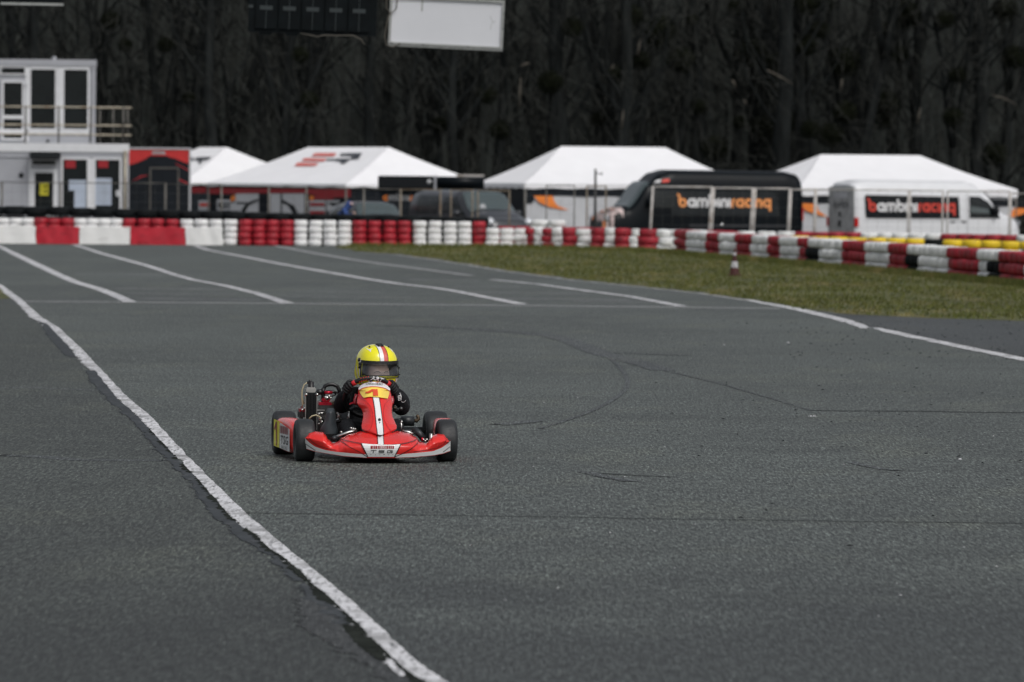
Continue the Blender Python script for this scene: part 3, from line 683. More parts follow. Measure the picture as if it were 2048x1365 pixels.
# ============================================================ BUILDING
bt = thing('container_building', 'white two-storey container building with glazed fronts and a railed balcony', 'building', (Wd(100, 460, 178).x, 178, PAD), R_(4.9)); BSH = -.12
ox, oy, oz = bt.location; bt.location.x += BSH
f = Fr(100, 300, 176.6)
def bb(name, px0, px1, py0, py1, yf, th, m, parent=bt, bevel=0):
    b = MB(); b.box(f.X(px0)-ox, f.X(px1)-ox, yf-oy, yf+th-oy, f.Z(py1)-oz, f.Z(py0)-oz); return b.build(name, MT[m] if isinstance(m, str) else m, parent, bevel=bevel)
YL, YU = 176.6, 177.9
b = MB(); zf = f.Z(304)-oz
b.box(f.X(-190)-ox, f.X(256)-ox, YL-oy, YL+5-oy, 0, zf); b.build('lower_wall', MT['panel_grey'], bt)
b = MB(); b.box(f.X(-190)-ox, f.X(190)-ox, YU-oy, YU+3.7-oy, f.Z(287)-oz+.003, f.Z(130)-oz); b.build('upper_wall', MT['panel_grey'], bt)
bb('floor_slab', -192, 258, 287, 304, YL-.06, 5.12, 'frame_white'); bb('fascia', -192, 252, 304.2, 316, YL-.03, .03, 'panel_grey')
bb('roof', -192, 193, 118, 131, YU-.08, 3.9, 'panel_grey'); bb('roof_trim', -191, 192, 131.2, 134, YU-.05, .05, 'wall_white')
bb('corner_post', 184, 191.5, 134, 286, YU-.05, .12, 'panel_grey')
b = MB(); b.lathe([(.07, f.Z(118)-oz), (.07, f.Z(113)-oz), (.02, f.Z(111)-oz)], 10, (f.X(108)-ox, YU+.4-oy, 0)); b.build('roof_vent', MT['panel_grey'], bt)
def win(px0, px1, py0, py1, yf, fw=2.6, nm='window', leaf=None):
    b = MB(); X0, X1, Z0, Z1 = f.X(px0)-ox, f.X(px1)-ox, f.Z(py1)-oz, f.Z(py0)-oz; w_ = fw/f.s; y0 = yf-.06-oy; y1 = yf-oy-.001
    b.box(X0-w_, X1+w_, y0, y1, Z1, Z1+w_); b.box(X0-w_, X1+w_, y0, y1, Z0-w_, Z0); b.box(X0-w_, X0, y0, y1, Z0, Z1); b.box(X1, X1+w_, y0, y1, Z0, Z1)
    o = b.build(nm, MT['frame_white'], bt)
    b = MB(); b.box(X0, X1, yf-.02-oy, yf-.002-oy, Z0, Z1); b.build('pane', MT['glass_dark'], o); return o
win(2, 49, 135, 147, YU); d = win(7, 44, 165, 277, YU, 4, 'door')
b = MB(); b.box(f.X(7)-ox, f.X(44)-ox, YU-.05-oy, YU-.021-oy, f.Z(238)-oz, f.Z(231)-oz); b.build('door_rail', MT['frame_white'], d)
b = MB(); b.tube([(f.X(49)-ox, YU-.1-oy, f.Z(168)-oz), (f.X(52)-ox, YU-.1-oy, f.Z(172)-oz)], .02, 6); b.build('door_handle', MT['panel_grey'], d)
win(61, 110, 138, 257, YU, 4); win(128, 175, 138, 257, YU, 4); win(-60, -12, 138, 257, YU, 4); win(-120, -76, 138, 257, YU, 4)
bb('window_band', -130, 181, 258.5, 267, YU-.045, .043, 'frame_white'); bb('window_pillar', 115, 124, 134.5, 257, YU-.045, .043, 'frame_white'); bb('window_pillar', 50, 57.5, 134.5, 285, YU-.045, .043, 'frame_white')
b = MB(True); b.lathe([(.001, -.04), (.05, -.03), (.05, 0)], 12, (f.X(96)-ox, YU-.001-oy, f.Z(282)-oz), 'Y'); b.build('vent_cap', MT['dark_metal'], bt)
b = MB(True); b.lathe([(.001, -.05), (.08, -.04), (.08, 0)], 12, (f.X(43)-ox, YL-.001-oy, f.Z(351)-oz), 'Y'); b.build('vent_cap', MT['dark_metal'], bt)
# lower storey openings
d = win(70, 107, 346, 425, YL, 8, 'door'); win(65, 112, 322, 330, YL, 2)
win(126, 174, 319, 425, YL, 4); win(191, 239, 319, 425, YL, 4); bb('window_pillar', 178, 187, 317, 425, YL-.05, .048, 'frame_white')
bb('door_canopy', 60, 121, 304, 316, YL-.75, .72, 'dark_metal', bevel=.02); b = MB()
b.tube([(f.X(250)-ox, YL-.1-oy, 0), (f.X(250)-ox, YL-.1-oy, f.Z(300)-oz)], .045, 8); b.build('drainpipe', MT['rail_rust'], bt)
bb('door_frame', 58, 62, 317, 425, YL-.045, .043, 'frame_white')
# notices in the windows: things stuck on glass are parts of the window here
def sheet_on(name, px0, px1, py0, py1, m, txt=None, tm='black_print'):
    o = bb(name, px0, px1, py0, py1, YL-.030, .004, m, bt)
    if txt:
        a = art_text(txt, 1); xs = [v[0] for v in a[0]]; ys_ = [v[1] for v in a[0]]; k = (f.X(px1)-f.X(px0))*.8/(max(xs)-min(xs)); k2_ = (f.Z(py0)-f.Z(py1))*.8/(max(ys_)-min(ys_))
        decal('lettering', art_xf(a, k, k2_), lambda u, v: (u+(f.X(px0)+f.X(px1))/2-ox, YL-.036-oy, v+(f.Z(py0)+f.Z(py1))/2-oz), MT[tm], o)
    return o
sheet_on('yellow_notice', 80, 97, 367, 391, 'yellow')
for k in range(4): sheet_on('notice_mark', 82.5+(k % 2)*7, 87.5+(k % 2)*7, 370+(k//2)*10, 377+(k//2)*10, 'black_print')
sheet_on('paper_notice', 138, 172, 360, 381, 'paper'); sheet_on('paper_notice', 149, 172, 381.2, 415, 'paper')
o = sheet_on('paper_notice', 191, 223, 356, 410, 'paper')
for k in range(8):
    b = MB(); b.box(f.X(193)-ox, f.X(221)-ox, YL-.038-oy, YL-.0305-oy, f.Z(362+k*6)-oz, f.Z(361+k*6)-oz); b.build('print_line', MT['grey_print'], o)
sheet_on('round_sticker', 232, 239, 380, 392, 'wall_white'); sheet_on('red_reflection', 130, 151, 320, 336, 'k_dred').name = 'painted_red_reflection'; sheet_on('painted_red_reflection', 196, 216, 320, 335, 'k_dred')  # red reflections in the panes, painted as flat dark red sheets
# balcony railing
rl = MB(); yr = YL+.05
rail = bpy.data.objects.new('railing', None)
for py in (214.5, 250.5, 269.5): rl.tube([(f.X(-190)-ox, yr-oy, f.Z(py)-oz), (f.X(262)-ox, yr-oy, f.Z(py)-oz), (f.X(262)-ox, yr+1.1-oy, f.Z(py)-oz)], .03, 6)
ro = rl.build('railing', MT['rail_rust'], bt)
for px in (-140, -78, -14, 51, 117, 180, 246):
    b = MB(); b.tube([(f.X(px)-ox, yr-.03-oy, f.Z(303 if px < 200 else 287)-oz), (f.X(px)-ox, yr-.03-oy, f.Z(213)-oz)], .032, 6); b.build('railing_post', MT['wire_grey'], bt)
for k, px in enumerate((200, 227, 256)):
    b = MB(); b.tube([(f.X(px)-ox, yr+1.3-oy, f.Z(287)-oz), (f.X(px)-ox, yr+1.3-oy, f.Z(215)-oz)], .028, 6); b.build('railing_post', MT['wire_grey'], bt)
b = MB()
for py in (214.5, 250.5, 269.5): b.tube([(f.X(193)-ox, yr+1.3-oy, f.Z(py)-oz), (f.X(262)-ox, yr+1.3-oy, f.Z(py)-oz)], .022, 6)
b.build('rear_rail', MT['rail_rust'], bt)
# ============================================================ PRINTED AWNING WALL (red and black) = box trailer front
ff = Fr(319, 365, 181); tt = thing('race_trailer', 'tall box trailer with a red and black printed end beside the container building', 'trailer', (ff.o.x, 181, PAD), R_(3.9))
def tb(name, px0, px1, py0, py1, dy0, dy1, m): 
    b = MB(); b.box(ff.X(px0)-ff.o.x, ff.X(px1)-ff.o.x, dy0, dy1, ff.Z(py1)-PAD, ff.Z(py0)-PAD); return b.build(name, MT[m], tt)
tb('body', 258, 380, 299.5, 470, 0, 5, 'dark_print'); tb('top_edge', 256, 382, 296, 299, -.04, .05, 'wall_white'); tb('corner_post', 378, 381.5, 299.2, 470, -.05, .06, 'wall_white'); tb('corner_post', 256, 258, 299.2, 470, -.04, .05, 'wall_white')
tm = lambda u, v: (ff.X(u)-ff.o.x, -.006, ff.Z(v)-PAD); tm2 = lambda u, v: (ff.X(u)-ff.o.x, -.010, ff.Z(v)-PAD)
decal('red_print', art_poly([(258, 300), (378, 300), (378, 328), (366, 324), (352, 318), (340, 315), (334, 312), (300, 312), (288, 320), (272, 327), (258, 331)]), tm, MT['red_print'], tt)
decal('red_streaks', art_join([art_poly([(262, 364), (282, 352), (300, 350), (284, 355)]), art_poly([(330, 353), (352, 355), (378, 366), (378, 370), (352, 358)]), art_poly([(350, 326), (378, 340), (378, 343), (352, 329)])]), tm, MT['k_dred'], tt)
decal('name_plate', art_poly([(305, 303), (329, 303), (331, 309), (303, 309)]), tm2, MT['grey_print'], tt)
o = tb('door', 300, 357, 336, 470, -.03, -.002, 'dark_print'); b = MB()
for x0, x1, y0, y1 in ((299, 302, 335, 470), (355, 358, 335, 470), (302, 355, 335, 338)): b.box(ff.X(x0)-ff.o.x, ff.X(x1)-ff.o.x, -.05, -.031, ff.Z(y1)-PAD, ff.Z(y0)-PAD)
b.build('door_frame', MT['wire_grey'], o)
# ============================================================ TENTS
def tent(label, pxc, D, L, W, th, zr, ze, rid, val, sgn, walls):
    s = F_PX/D; cx = (pxc-CX)/s; t = thing('marquee_tent', label, 'tent', (cx, D, PAD), R_(-th*sgn))
    zr -= PAD; ze -= PAD; l, w_, r = L/2, W/2, rid/2
    A, B_, C_, E_ = Vector((-l, -w_, ze)), Vector((l, -w_, ze)), Vector((l, w_, ze)), Vector((-l, w_, ze)); RL, RR_ = Vector((-r, 0, zr)), Vector((r, 0, zr))
    b = MB()
    def face(p, q, a, c, sag=.05, n=14):
        "p,q eave corners; a,c ridge ends"
        def fn(u, v):
            e = p.lerp(q, u); g_ = a.lerp(c, u); x = e.lerp(g_, v); x.z -= sag*math.sin(math.pi*v)+.025*math.sin(math.pi*v)*abs(math.sin(u*math.pi*3)); return x
        b.grid(fn, n, 8)
    face(A, B_, RL, RR_); face(B_, C_, RR_, RR_); face(C_, E_, RR_, RL); face(E_, A, RL, RL)
    b.build('roof', MT['tent'], t)
    b = MB()
    cs = [A, B_, C_, E_]
    for i in range(4):
        p, q = cs[i], cs[(i+1) % 4]
        b.grid(lambda u, v: p.lerp(q, u)+Vector((0, 0, -v*(val+.02*math.sin(u*40)))), 24, 1)
    b.build('valance', MT['tent'], t)
    for q in cs:
        b = MB(); b.tube([(q.x*.99, q.y*.985, 0), (q.x*.99, q.y*.985, ze-.02)], .045, 6); b.build('leg', MT['wire_grey'], t)
    if 'f' in walls: b = MB(); b.grid(lambda u, v: (A.x*.98+(B_.x-A.x)*.98*u, -w_*.975+.02*math.sin(u*30), (ze-.02)*v), 40, 2); b.build('side_wall', MT[walls['f']], t)
    if 'l' in walls: b = MB(); b.grid(lambda u, v: (A.x*.975, -w_*.97+(2*w_*.97)*u, (ze-.02)*v), 20, 2); b.build('side_wall', MT[walls['l']], t)
    if 'r' in walls: b = MB(); b.grid(lambda u, v: (-A.x*.975, -w_*.97+(2*w_*.97)*u, (ze-.02)*v), 20, 2); b.build('side_wall', MT[walls['r']], t)
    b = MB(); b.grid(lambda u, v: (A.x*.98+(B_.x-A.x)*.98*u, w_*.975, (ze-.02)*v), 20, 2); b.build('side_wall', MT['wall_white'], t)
    def roofmap(u, v, off=.035):       # u along the ridge direction, v 0 eave .. 1 ridge, on the front slope
        x = A.lerp(B_, u).lerp(RL.lerp(RR_, u), v); x.z -= .05*math.sin(math.pi*v)+.025*math.sin(math.pi*v)*abs(math.sin(u*math.pi*3)); n = Vector((0, -(zr-ze), w_)).normalized(); return x+n*off
    wallmap = lambda u, z: (A.x*.98+(B_.x-A.x)*.98*u, -w_*.975-.03, z)
    return t, roofmap, wallmap, (A, B_, RL, RR_)
tA, rA, wA, _ = tent('smaller white tent with a black roof logo, farthest left behind the printed trailer', 424, 226, 6.1, 6.8, 54, 2.93, 1.52, 1.95, .10, 1, {'f': 'dark_print', 'r': 'dark_print'})
tB, rB, wB, _ = tent('large white tent with red and black roof logo and red printed walls', 693, 206, 9.0, 6.3, 54, 2.86, 1.52, 5.2, .10, 1, {'f': 'dark_print', 'r': 'dark_print'})
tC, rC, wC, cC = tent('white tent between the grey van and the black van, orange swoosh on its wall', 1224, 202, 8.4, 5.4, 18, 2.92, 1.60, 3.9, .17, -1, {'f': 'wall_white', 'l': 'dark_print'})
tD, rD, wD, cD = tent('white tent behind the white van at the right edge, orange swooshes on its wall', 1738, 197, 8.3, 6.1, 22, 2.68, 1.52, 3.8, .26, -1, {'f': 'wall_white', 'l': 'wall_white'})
def proj_inv(fm, pt, u=.5, v=.5):
    "find (u, v) on a surface map of a tent part that the photo shows at pt"
    for _ in range(25):
        p0 = proj(fm(u, v)); e = 1e-3; pu = proj(fm(u+e, v)); pv = proj(fm(u, v+e))
        a, c, b2, d2 = (pu[0]-p0[0])/e, (pv[0]-p0[0])/e, (pu[1]-p0[1])/e, (pv[1]-p0[1])/e; dt = a*d2-b2*c
        if abs(dt) < 1e-9: break
        dx, dy = pt[0]-p0[0], pt[1]-p0[1]; u += (dx*d2-dy*c)/dt; v += (a*dy-b2*dx)/dt
    return u, v
bpy.context.view_layer.update()
def on(t, m): return lambda u, v: t.matrix_world @ Vector(m(u, v))
def tdecal(name, polys, t, m, mt_, step=.08):
    for pl in polys: decal(name, art_poly([proj_inv(on(t, m), q) for q in pl]), m, MT[mt_], t, step)
z3 = lambda pts: [(360+x/3.938, 280+y/3.938) for x, y in pts]
tdecal('roof_logo_red', [z3([(1060, 105), (1232, 103), (1215, 128), (1035, 128)]), z3([(980, 144), (1158, 148), (1130, 168), (955, 166)]), z3([(925, 180), (1088, 183), (1070, 203), (900, 205)])], tB, rB, 'roof_red')
tdecal('roof_logo_black', [z3([(1262, 108), (1435, 103), (1405, 150), (1330, 154), (1345, 142), (1375, 130), (1255, 124)]), z3([(1225, 148), (1345, 148), (1325, 165), (1290, 188), (1262, 186), (1268, 168), (1215, 166)]), z3([(1160, 150), (1225, 150), (1215, 160), (1150, 162)])], tB, rB, 'roof_black')
tdecal('roof_logo_black', [z3([(88, 137), (108, 137), (106, 165), (88, 165)]), z3([(120, 140), (250, 132), (215, 158), (180, 160), (160, 190), (145, 186), (150, 165), (118, 160)])], tA, rA, 'roof_black')
# printed walls of the two left tents
tdecal('red_wall_band', [z3([(215, 378), (1345, 390), (1345, 452), (1180, 455), (1080, 438), (990, 420), (600, 420), (470, 425), (215, 425)]), z3([(1030, 440), (1230, 446), (1200, 470), (1040, 470)])], tB, wB, 'k_dred', .3)
tdecal('white_wall_print', [z3([(440, 424), (620, 424), (620, 600), (500, 600), (470, 560), (400, 560), (400, 500), (430, 490)]), z3([(712, 424), (792, 424), (792, 600), (712, 600)]), z3([(805, 424), (980, 424), (980, 600), (940, 600), (900, 520), (805, 470)]), z3([(1015, 478), (1145, 478), (1145, 605), (1015, 605)]), z3([(1155, 478), (1260, 478), (1240, 500), (1180, 510), (1230, 540), (1220, 560), (1155, 560)]), z3([(290, 470), (400, 475), (400, 555), (290, 555)]), z3([(805, 500), (850, 520), (900, 600), (805, 600)])], tB, wB, 'wall_white', .3)
wB2 = lambda u, z: tuple(a+b_ for a, b_ in zip(wB(u, z), (0, -.02, 0)))
tdecal('red_wall_bars', [z3([(1022, 496), (1138, 496), (1138, 523), (1022, 523)]), z3([(1022, 560), (1138, 560), (1138, 588), (1022, 588)])], tB, wB2, 'k_dred', .3)
tdecal('black_wall_print', [z3([(1165, 494), (1240, 494), (1230, 506), (1165, 506)]), z3([(300, 492), (395, 495), (395, 508), (330, 508), (330, 520), (395, 522), (395, 536), (300, 536)]), z3([(480, 560), (520, 500), (610, 465), (620, 478), (540, 515), (505, 580)]), z3([(440, 490), (530, 492), (510, 505), (440, 502)])], tB, wB2, 'black_print', .3)
tdecal('orange_wall_glow', [z3([(1020, 440), (1050, 440), (1055, 475), (1022, 478)]), z3([(400, 450), (430, 430), (440, 470), (400, 490)])], tB, wB2, 'orange', .3)
tdecal('red_wall_band', [z3([(90, 372), (205, 374), (205, 420), (90, 420)])], tA, wA, 'k_dred', .3)
tdecal('white_wall_print', [z3([(145, 478), (282, 478), (282, 556), (145, 556)])], tA, wA, 'wall_white', .3)
tdecal('red_wall_bars', [z3([(155, 498), (270, 498), (270, 524), (155, 524)])], tA, lambda u, z: tuple(a+b_ for a, b_ in zip(wA(u, z), (0, -.02, 0))), 'text_red', .3)
z4 = lambda pts: [(740+x/3.938, 280+y/3.938) for x, y in pts]; z6 = lambda pts: [(1580+x/4.376, 280+y/4.376) for x, y in pts]
tdecal('dark_wall_band', [z4([(1215, 380), (1215, 432), (1290, 440), (2250, 450), (2900, 460), (2900, 400)]), z4([(1225, 440), (1290, 440), (1296, 480), (1270, 500), (1225, 500)])], tC, wC, 'dark_print', .3)
tdecal('orange_swoosh', [z4([(1290, 440), (1440, 442), (1450, 480), (1480, 520), (1570, 555), (1490, 545), (1400, 525), (1330, 490)])], tC, lambda u, z: tuple(a+b_ for a, b_ in zip(wC(u, z), (0, -.03, 0))), 'orange', .3)
tdecal('dark_wall_band', [z6([(10, 490), (2300, 530), (2300, 590), (1720, 580), (1000, 570), (100, 552), (10, 552)]), z6([(15, 552), (80, 552), (90, 610), (15, 640)])], tD, wD, 'dark_print', .3)
wD2 = lambda u, z: tuple(a+b_ for a, b_ in zip(wD(u, z), (0, -.03, 0)))
tdecal('orange_swoosh', [z6([(80, 555), (235, 562), (250, 620), (330, 676), (240, 655), (150, 625), (105, 590)])], tD, wD2, 'orange', .3)
tdecal('orange_swoosh', [z6([(2120, 600), (1960, 600), (1930, 650), (1860, 688), (1935, 682), (2040, 650), (2110, 620)])], tD, wD2, 'orange', .3)
# ============================================================ VANS AND CAR
def vehicle(name, label, cat, loc, rz, L, W, H, prof, paint, n=6.0, wheel=.34, wb=(.18, .80), plan=None, z0=.22):
    t = thing(name, label, cat, loc, rz); hw = W/2
    top = lambda x: interp(prof, x)
    plan = plan or [(0, .93), (.12, 1), (L-1.1, 1), (L-.35, .93), (L-.05, .74), (L, .62)]
    hwx = lambda x: hw*interp(plan, x)
    def side(x, z):
        q = min(1, max(0, (z-z0)/max(.05, top(x)-z0))); return hwx(x)*(1-q**n)**(1/n)*(1-.07*max(0, q-.4))
    def roofz(x, y): q = min(.999, abs(y)/hwx(x)); return z0+(top(x)-z0)*(1-q**n)**(1/n)
    b = MB(True); nx = 90
    def fn(u, v):
        x = L*u; a = (v*2-1); sg = -1 if a < 0 else 1; q = 1-abs(a)   # v 0 -> right sill ... 1 -> left sill
        th = q*math.pi/2; z = z0+(top(x)-z0)*math.sin(th)**(2/n); y = sg*side(x, z) if q < 1 else 0
        return (x, y, z)
    b.grid(fn, nx, 64)
    for u in (0, 1):
        ring = [fn(u, k/64) for k in range(65)]; b.poly(ring)
    b.build('body', paint, t, fix=True)
    for wx in wb:
        for sg in (-1, 1):
            c = (L*wx, sg*(hw-.12), wheel); b = MB(True); b.lathe([(wheel*.6, -.11), (wheel*.95, -.11), (wheel, -.07), (wheel, .07), (wheel*.95, .11), (wheel*.6, .11)], 24, c, 'Y'); o = b.build('wheel', MT['rubber'], t)
            b = MB(True); b.lathe([(.001, -.06), (wheel*.3, -.08), (wheel*.62, -.05), (wheel*.62, .05), (wheel*.3, .08), (.001, .06)], 16, c, 'Y'); b.build('rim', MT['k_steel'], o)
    b = MB(); b.box(.1, L-.15, -hw*.9, hw*.9, .16, z0+.05); b.build('underbody', MT['dark_metal'], t)
    sm = lambda sg, off=.012: (lambda x, z: (x, sg*(side(x, z)+off), z))
    fm = lambda off=.012: (lambda y, x: (x+off, y, roofz(x, y)+off))
    return t, sm, fm, top, hwx
# black high-roof van
LB = 6.95
profB = [(0, 2.38), (.12, 2.54), (.6, 2.62), (LB-2.4, 2.64), (LB-2.05, 2.55), (LB-1.6, 2.24), (LB-.80, 1.42), (LB-.55, 1.33), (LB-.12, 1.12), (LB-.02, .92), (LB, .70)]
profB2 = lambda L: profB
sB = F_PX/187; xr = Wd(1606, 460, 187).x
tb_, smB, fmB, topB, hwB = vehicle('black_van', 'black high-roof panel van with orange and white lettering, nose to the left', 'van', (xr-.30, 188.4, PAD), R_(200), LB, 1.95, 2.62, profB, MT['black_paint'])
sd_ = smB(1, .015)
xw = lambda px: (1604-px)/57.4; zw = lambda py: 1.67-(py-367)/61-PAD
decal('windscreen', art_poly([(-.78, LB-1.58), (.78, LB-1.58), (.82, LB-1.2), (.80, LB-.86), (-.80, LB-.86), (-.82, LB-1.2)]), fmB(.02), MT['glass_van'], tb_, .12)
decal('cab_window', art_poly([(LB-1.30, 1.42), (LB-1.78, 1.95), (LB-2.55, 1.98), (LB-2.55, 1.38)]), sd_, MT['glass_dark'], tb_, .12)
decal('cab_window', art_poly([(LB-1.30, 1.42), (LB-1.78, 1.95), (LB-2.55, 1.98), (LB-2.55, 1.38)]), smB(-1, .015), MT['glass_dark'], tb_, .12)
decal('side_trim', art_poly([(.5, .78), (LB-2.9, .78), (LB-2.9, .86), (.5, .86)]), sd_, MT['grey_paint'], tb_, .3)
decal('panel_recess', art_poly([(xw(1336), zw(432)), (xw(1336), zw(384)), (xw(1548), zw(384)), (xw(1556), zw(432))]), smB(1, .008), MT['dark_metal'], tb_, .15)
def word(t, fm_, x0, z0_, k, cols, mirror=1, off=0):
    x = 0; 
    for wd, m in cols:
        a, adv = rword(wd, k); decal('lettering', art_xf(a, mirror, 1, x0+mirror*x, z0_), fm_, MT[m], t, .15); x += adv
xsB = xw(1350)
word(tb_, smB(1, .022), xsB, zw(416), .292, (('B', 'van_orange'), ('ambini', 'text_white'), ('racing', 'van_orange')), -1)
decal('roof_lettering', art_join([art_poly([(LB-1.90, 2.22), (LB-1.72, 2.20), (LB-1.84, 2.30), (LB-1.98, 2.32)])]), smB(1, .02), MT['text_white'], tb_, .1)
decal('roof_lettering', art_poly([(LB-2.22, 2.24), (LB-1.95, 2.22), (LB-2.02, 2.32), (LB-2.24, 2.34)]), smB(1, .02), MT['text_red'], tb_, .1)
rr_ = random.Random(4); patches = []
for i in range(150):
    y = rr_.uniform(-.80, .86); x = LB-rr_.uniform(.03, .66); w0 = rr_.uniform(.03, .13)
    patches.append(art_poly([(y-w0, x-w0*.3), (y, x-w0*.5), (y+w0, x), (y+w0*.3, x+w0*.4), (y-w0*.5, x+w0*.3)]))
decal('bonnet_graphics', art_join(patches), fmB(.02), MT['pink_print'], tb_)
decal('bonnet_graphics', art_join([art_xf(a, 1, 1, .05, .03) for a in patches[::20]]), fmB(.03), MT['orange'], tb_)
for sg in (1, -1):
    b = MB(True); b.lathe([(.001, .10), (.12, .08), (.16, 0)], 12, (LB-.14, sg*.66, 1.02), 'X'); b.build('headlight', MT['lamp_clear'], tb_)
    b = MB(); b.box(-.03, .02, sg*.86-.07, sg*.86+.07, 1.0, 1.45); b.build('tail_light', MT['lamp_red'], tb_)
    b = MB(True); b.box(LB-1.55, LB-1.38, sg*1.02-.04 if sg > 0 else -1.22, sg*1.02+.16 if sg > 0 else -1.02, 1.42, 1.72); b.build('mirror', MT['black_paint'], tb_, bevel=.03)
b = MB(True); b.lathe([(.06, 0), (.05, .02), (.02, .022)], 12, (xw(1438), .985, zw(451)), 'Y'); b.build('filler_cap', MT['chrome'], tb_)
# white van
LW = 6.38
profW = [(0, 2.20), (.10, 2.30), (.5, 2.36), (LW-2.1, 2.34), (LW-1.85, 2.28), (LW-1.45, 2.02), (LW-.88, 1.40), (LW-.65, 1.28), (LW-.15, 1.08), (LW-.03, .9), (LW, .7)]
xr2 = Wd(1712, 460, 186).x
tw_, smW, fmW, topW, hwW = vehicle('white_van', 'white panel van with a black lettering panel, rear doors printed grey', 'van', (xr2-.42, 187.0, PAD), R_(25), LW, 1.98, 2.35, profW, MT['white_paint'])
sx = lambda px: (px-1712)/54.8+.02; zx_ = lambda py: 1.67-(py-369.5)/61-PAD
decal('lettering_panel', art_poly([(sx(1733), zx_(438)), (sx(1924), zx_(438)), (sx(1923), zx_(394)), (sx(1732), zx_(391)), (sx(1729), zx_(396)), (sx(1730), zx_(432))]), smW(-1, .012), MT['black_print'], tw_, .15)
word(tw_, smW(-1, .022), sx(1737), zx_(424.5), .290, (('B', 'text_red'), ('ambini', 'text_white'), ('racing', 'text_red')), 1)
decal('cab_window', art_poly([(LW-2.12, 1.12), (LW-2.12, 1.84), (LW-1.70, 1.83), (LW-1.38, 1.66), (LW-1.02, 1.30), (LW-.90, 1.12)]), smW(-1, .014), MT['glass_dark'], tw_, .12)
decal('cab_window', art_poly([(LW-2.12, 1.12), (LW-2.12, 1.84), (LW-1.70, 1.83), (LW-1.38, 1.66), (LW-1.02, 1.30), (LW-.90, 1.12)]), smW(1, .014), MT['glass_dark'], tw_, .12)
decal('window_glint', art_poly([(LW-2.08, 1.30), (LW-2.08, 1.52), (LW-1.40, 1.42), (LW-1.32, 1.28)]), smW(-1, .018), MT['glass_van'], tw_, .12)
decal('windscreen', art_poly([(-.78, LW-1.42), (.78, LW-1.42), (.82, LW-1.1), (.80, LW-.92), (-.80, LW-.92), (-.82, LW-1.1)]), fmW(.02), MT['glass_van'], tw_, .12)
for a, c in ((sx(1905), sx(1914)), (sx(1928), sx(1937))):
    b = MB(); b.box(a, c, -1.03, -.985, .99, 1.02); b.build('door_handle', MT['black_print'], tw_)
v, f_ = art_ribbon([(.3, 1.02), (LW-2.3, 1.02)], .012); decal('panel_crease', (v, f_), smW(-1, .012), MT['grey_print'], tw_, .2)
v, f_ = art_ribbon([(LW-2.2, .6), (LW-2.2, 1.95)], .014); decal('door_gap', (v, f_), smW(-1, .012), MT['grey_print'], tw_, .2)
v, f_ = art_ribbon([(LW-2.95, .6), (LW-2.95, 2.0)], .014); decal('door_gap', (v, f_), smW(-1, .012), MT['grey_print'], tw_, .2)
b = MB(); b.box(-.012, 0.0, -.88, .88, .45, 2.12); rd = b.build('rear_doors', MT['door_print'], tw_)
rm_ = lambda u, v: (-.018, -u, v)
decal('rear_lettering', art_xf(art_text('bambini', .36), .95, 1.0, 0, 1.55), rm_, MT['black_print'], rd)
decal('rear_print', art_join([art_poly([(-.5, 1.75), (.5, 1.75), (.45, 1.95), (-.45, 1.95)]), art_ribbon(arc(.25, 1.1, .42, 0, 340), .04)]), rm_, MT['wall_white'], rd)
decal('rear_print', art_join([art_ribbon(arc(-.1, 1.22, .05, 0, 340), .08), art_ribbon(arc(-.1, .92, .07, 0, 340), .1)]), rm_, MT['black_print'], rd)
for sg in (1, -1):
    b = MB(); b.box(-.03, .10, sg*.95-.06, sg*.95+.045, .82, 1.12); b.build('tail_light', MT['lamp_red'], tw_, bevel=.01)
    b = MB(True); b.lathe([(.001, .10), (.09, .08), (.13, 0)], 12, (LW-.12, sg*.62, .95), 'X'); b.build('headlight', MT['lamp_clear'], tw_)
    b = MB(True); b.box(LW-1.28, LW-1.10, 1.0 if sg > 0 else -1.2, 1.2 if sg > 0 else -1.0, 1.22, 1.50); b.build('mirror', MT['black_print'], tw_, bevel=.03)
# grey minivan
LG = 5.0
profG = [(0, 1.78), (.10, 1.90), (.5, 1.96), (LG-2.2, 1.96), (LG-1.95, 1.90), (LG-1.05, 1.34), (LG-.85, 1.28), (LG-.18, 1.08), (LG-.03, .92), (LG, .6)]
ag = R_(61); xg = Wd(989, 460, 173).x-(math.cos(ag)*LG)*.78
tg_, smG, fmG, topG, hwG = vehicle('grey_minivan', 'dark grey minivan parked nose to the right in front of the black awning trailer', 'van', (xg, 175.6, PAD), -ag, LG, 1.9, 1.96, profG, MT['grey_paint'], n=5)
decal('windscreen', art_poly([(-.70, LG-1.90), (.70, LG-1.90), (.78, LG-1.5), (.80, LG-1.10), (-.80, LG-1.10), (-.78, LG-1.5)]), fmG(.02), MT['glass_van'], tg_, .1)
for sg in (1, -1):
    decal('front_window', art_poly([(LG-2.75, 1.22), (LG-2.75, 1.74), (LG-1.98, 1.72), (LG-1.40, 1.22)]), smG(sg, .014), MT['glass_dark'], tg_, .12)
    decal('rear_window', art_poly([(.55, 1.20), (.60, 1.76), (1.95, 1.76), (1.95, 1.20)]), smG(sg, .014), MT['glass_dark'], tg_, .12)
    b = MB(True); b.lathe([(.001, .12), (.10, .08), (.15, 0)], 12, (LG-.16, sg*.66, .98), 'X'); b.build('headlight', MT['lamp_clear'], tg_)
    b = MB(True); b.box(LG-1.62, LG-1.45, .96 if sg > 0 else -1.16, 1.16 if sg > 0 else -.96, 1.14, 1.34); b.build('mirror', MT['grey_paint'], tg_, bevel=.03)
b = MB(True); b.lathe([(.001, 0), (.11, .0)], 14, (LG-1.2, -.35, topG(LG-1.2)+.04), 'X'); b.build('windscreen_sticker', MT['wall_white'], tg_)
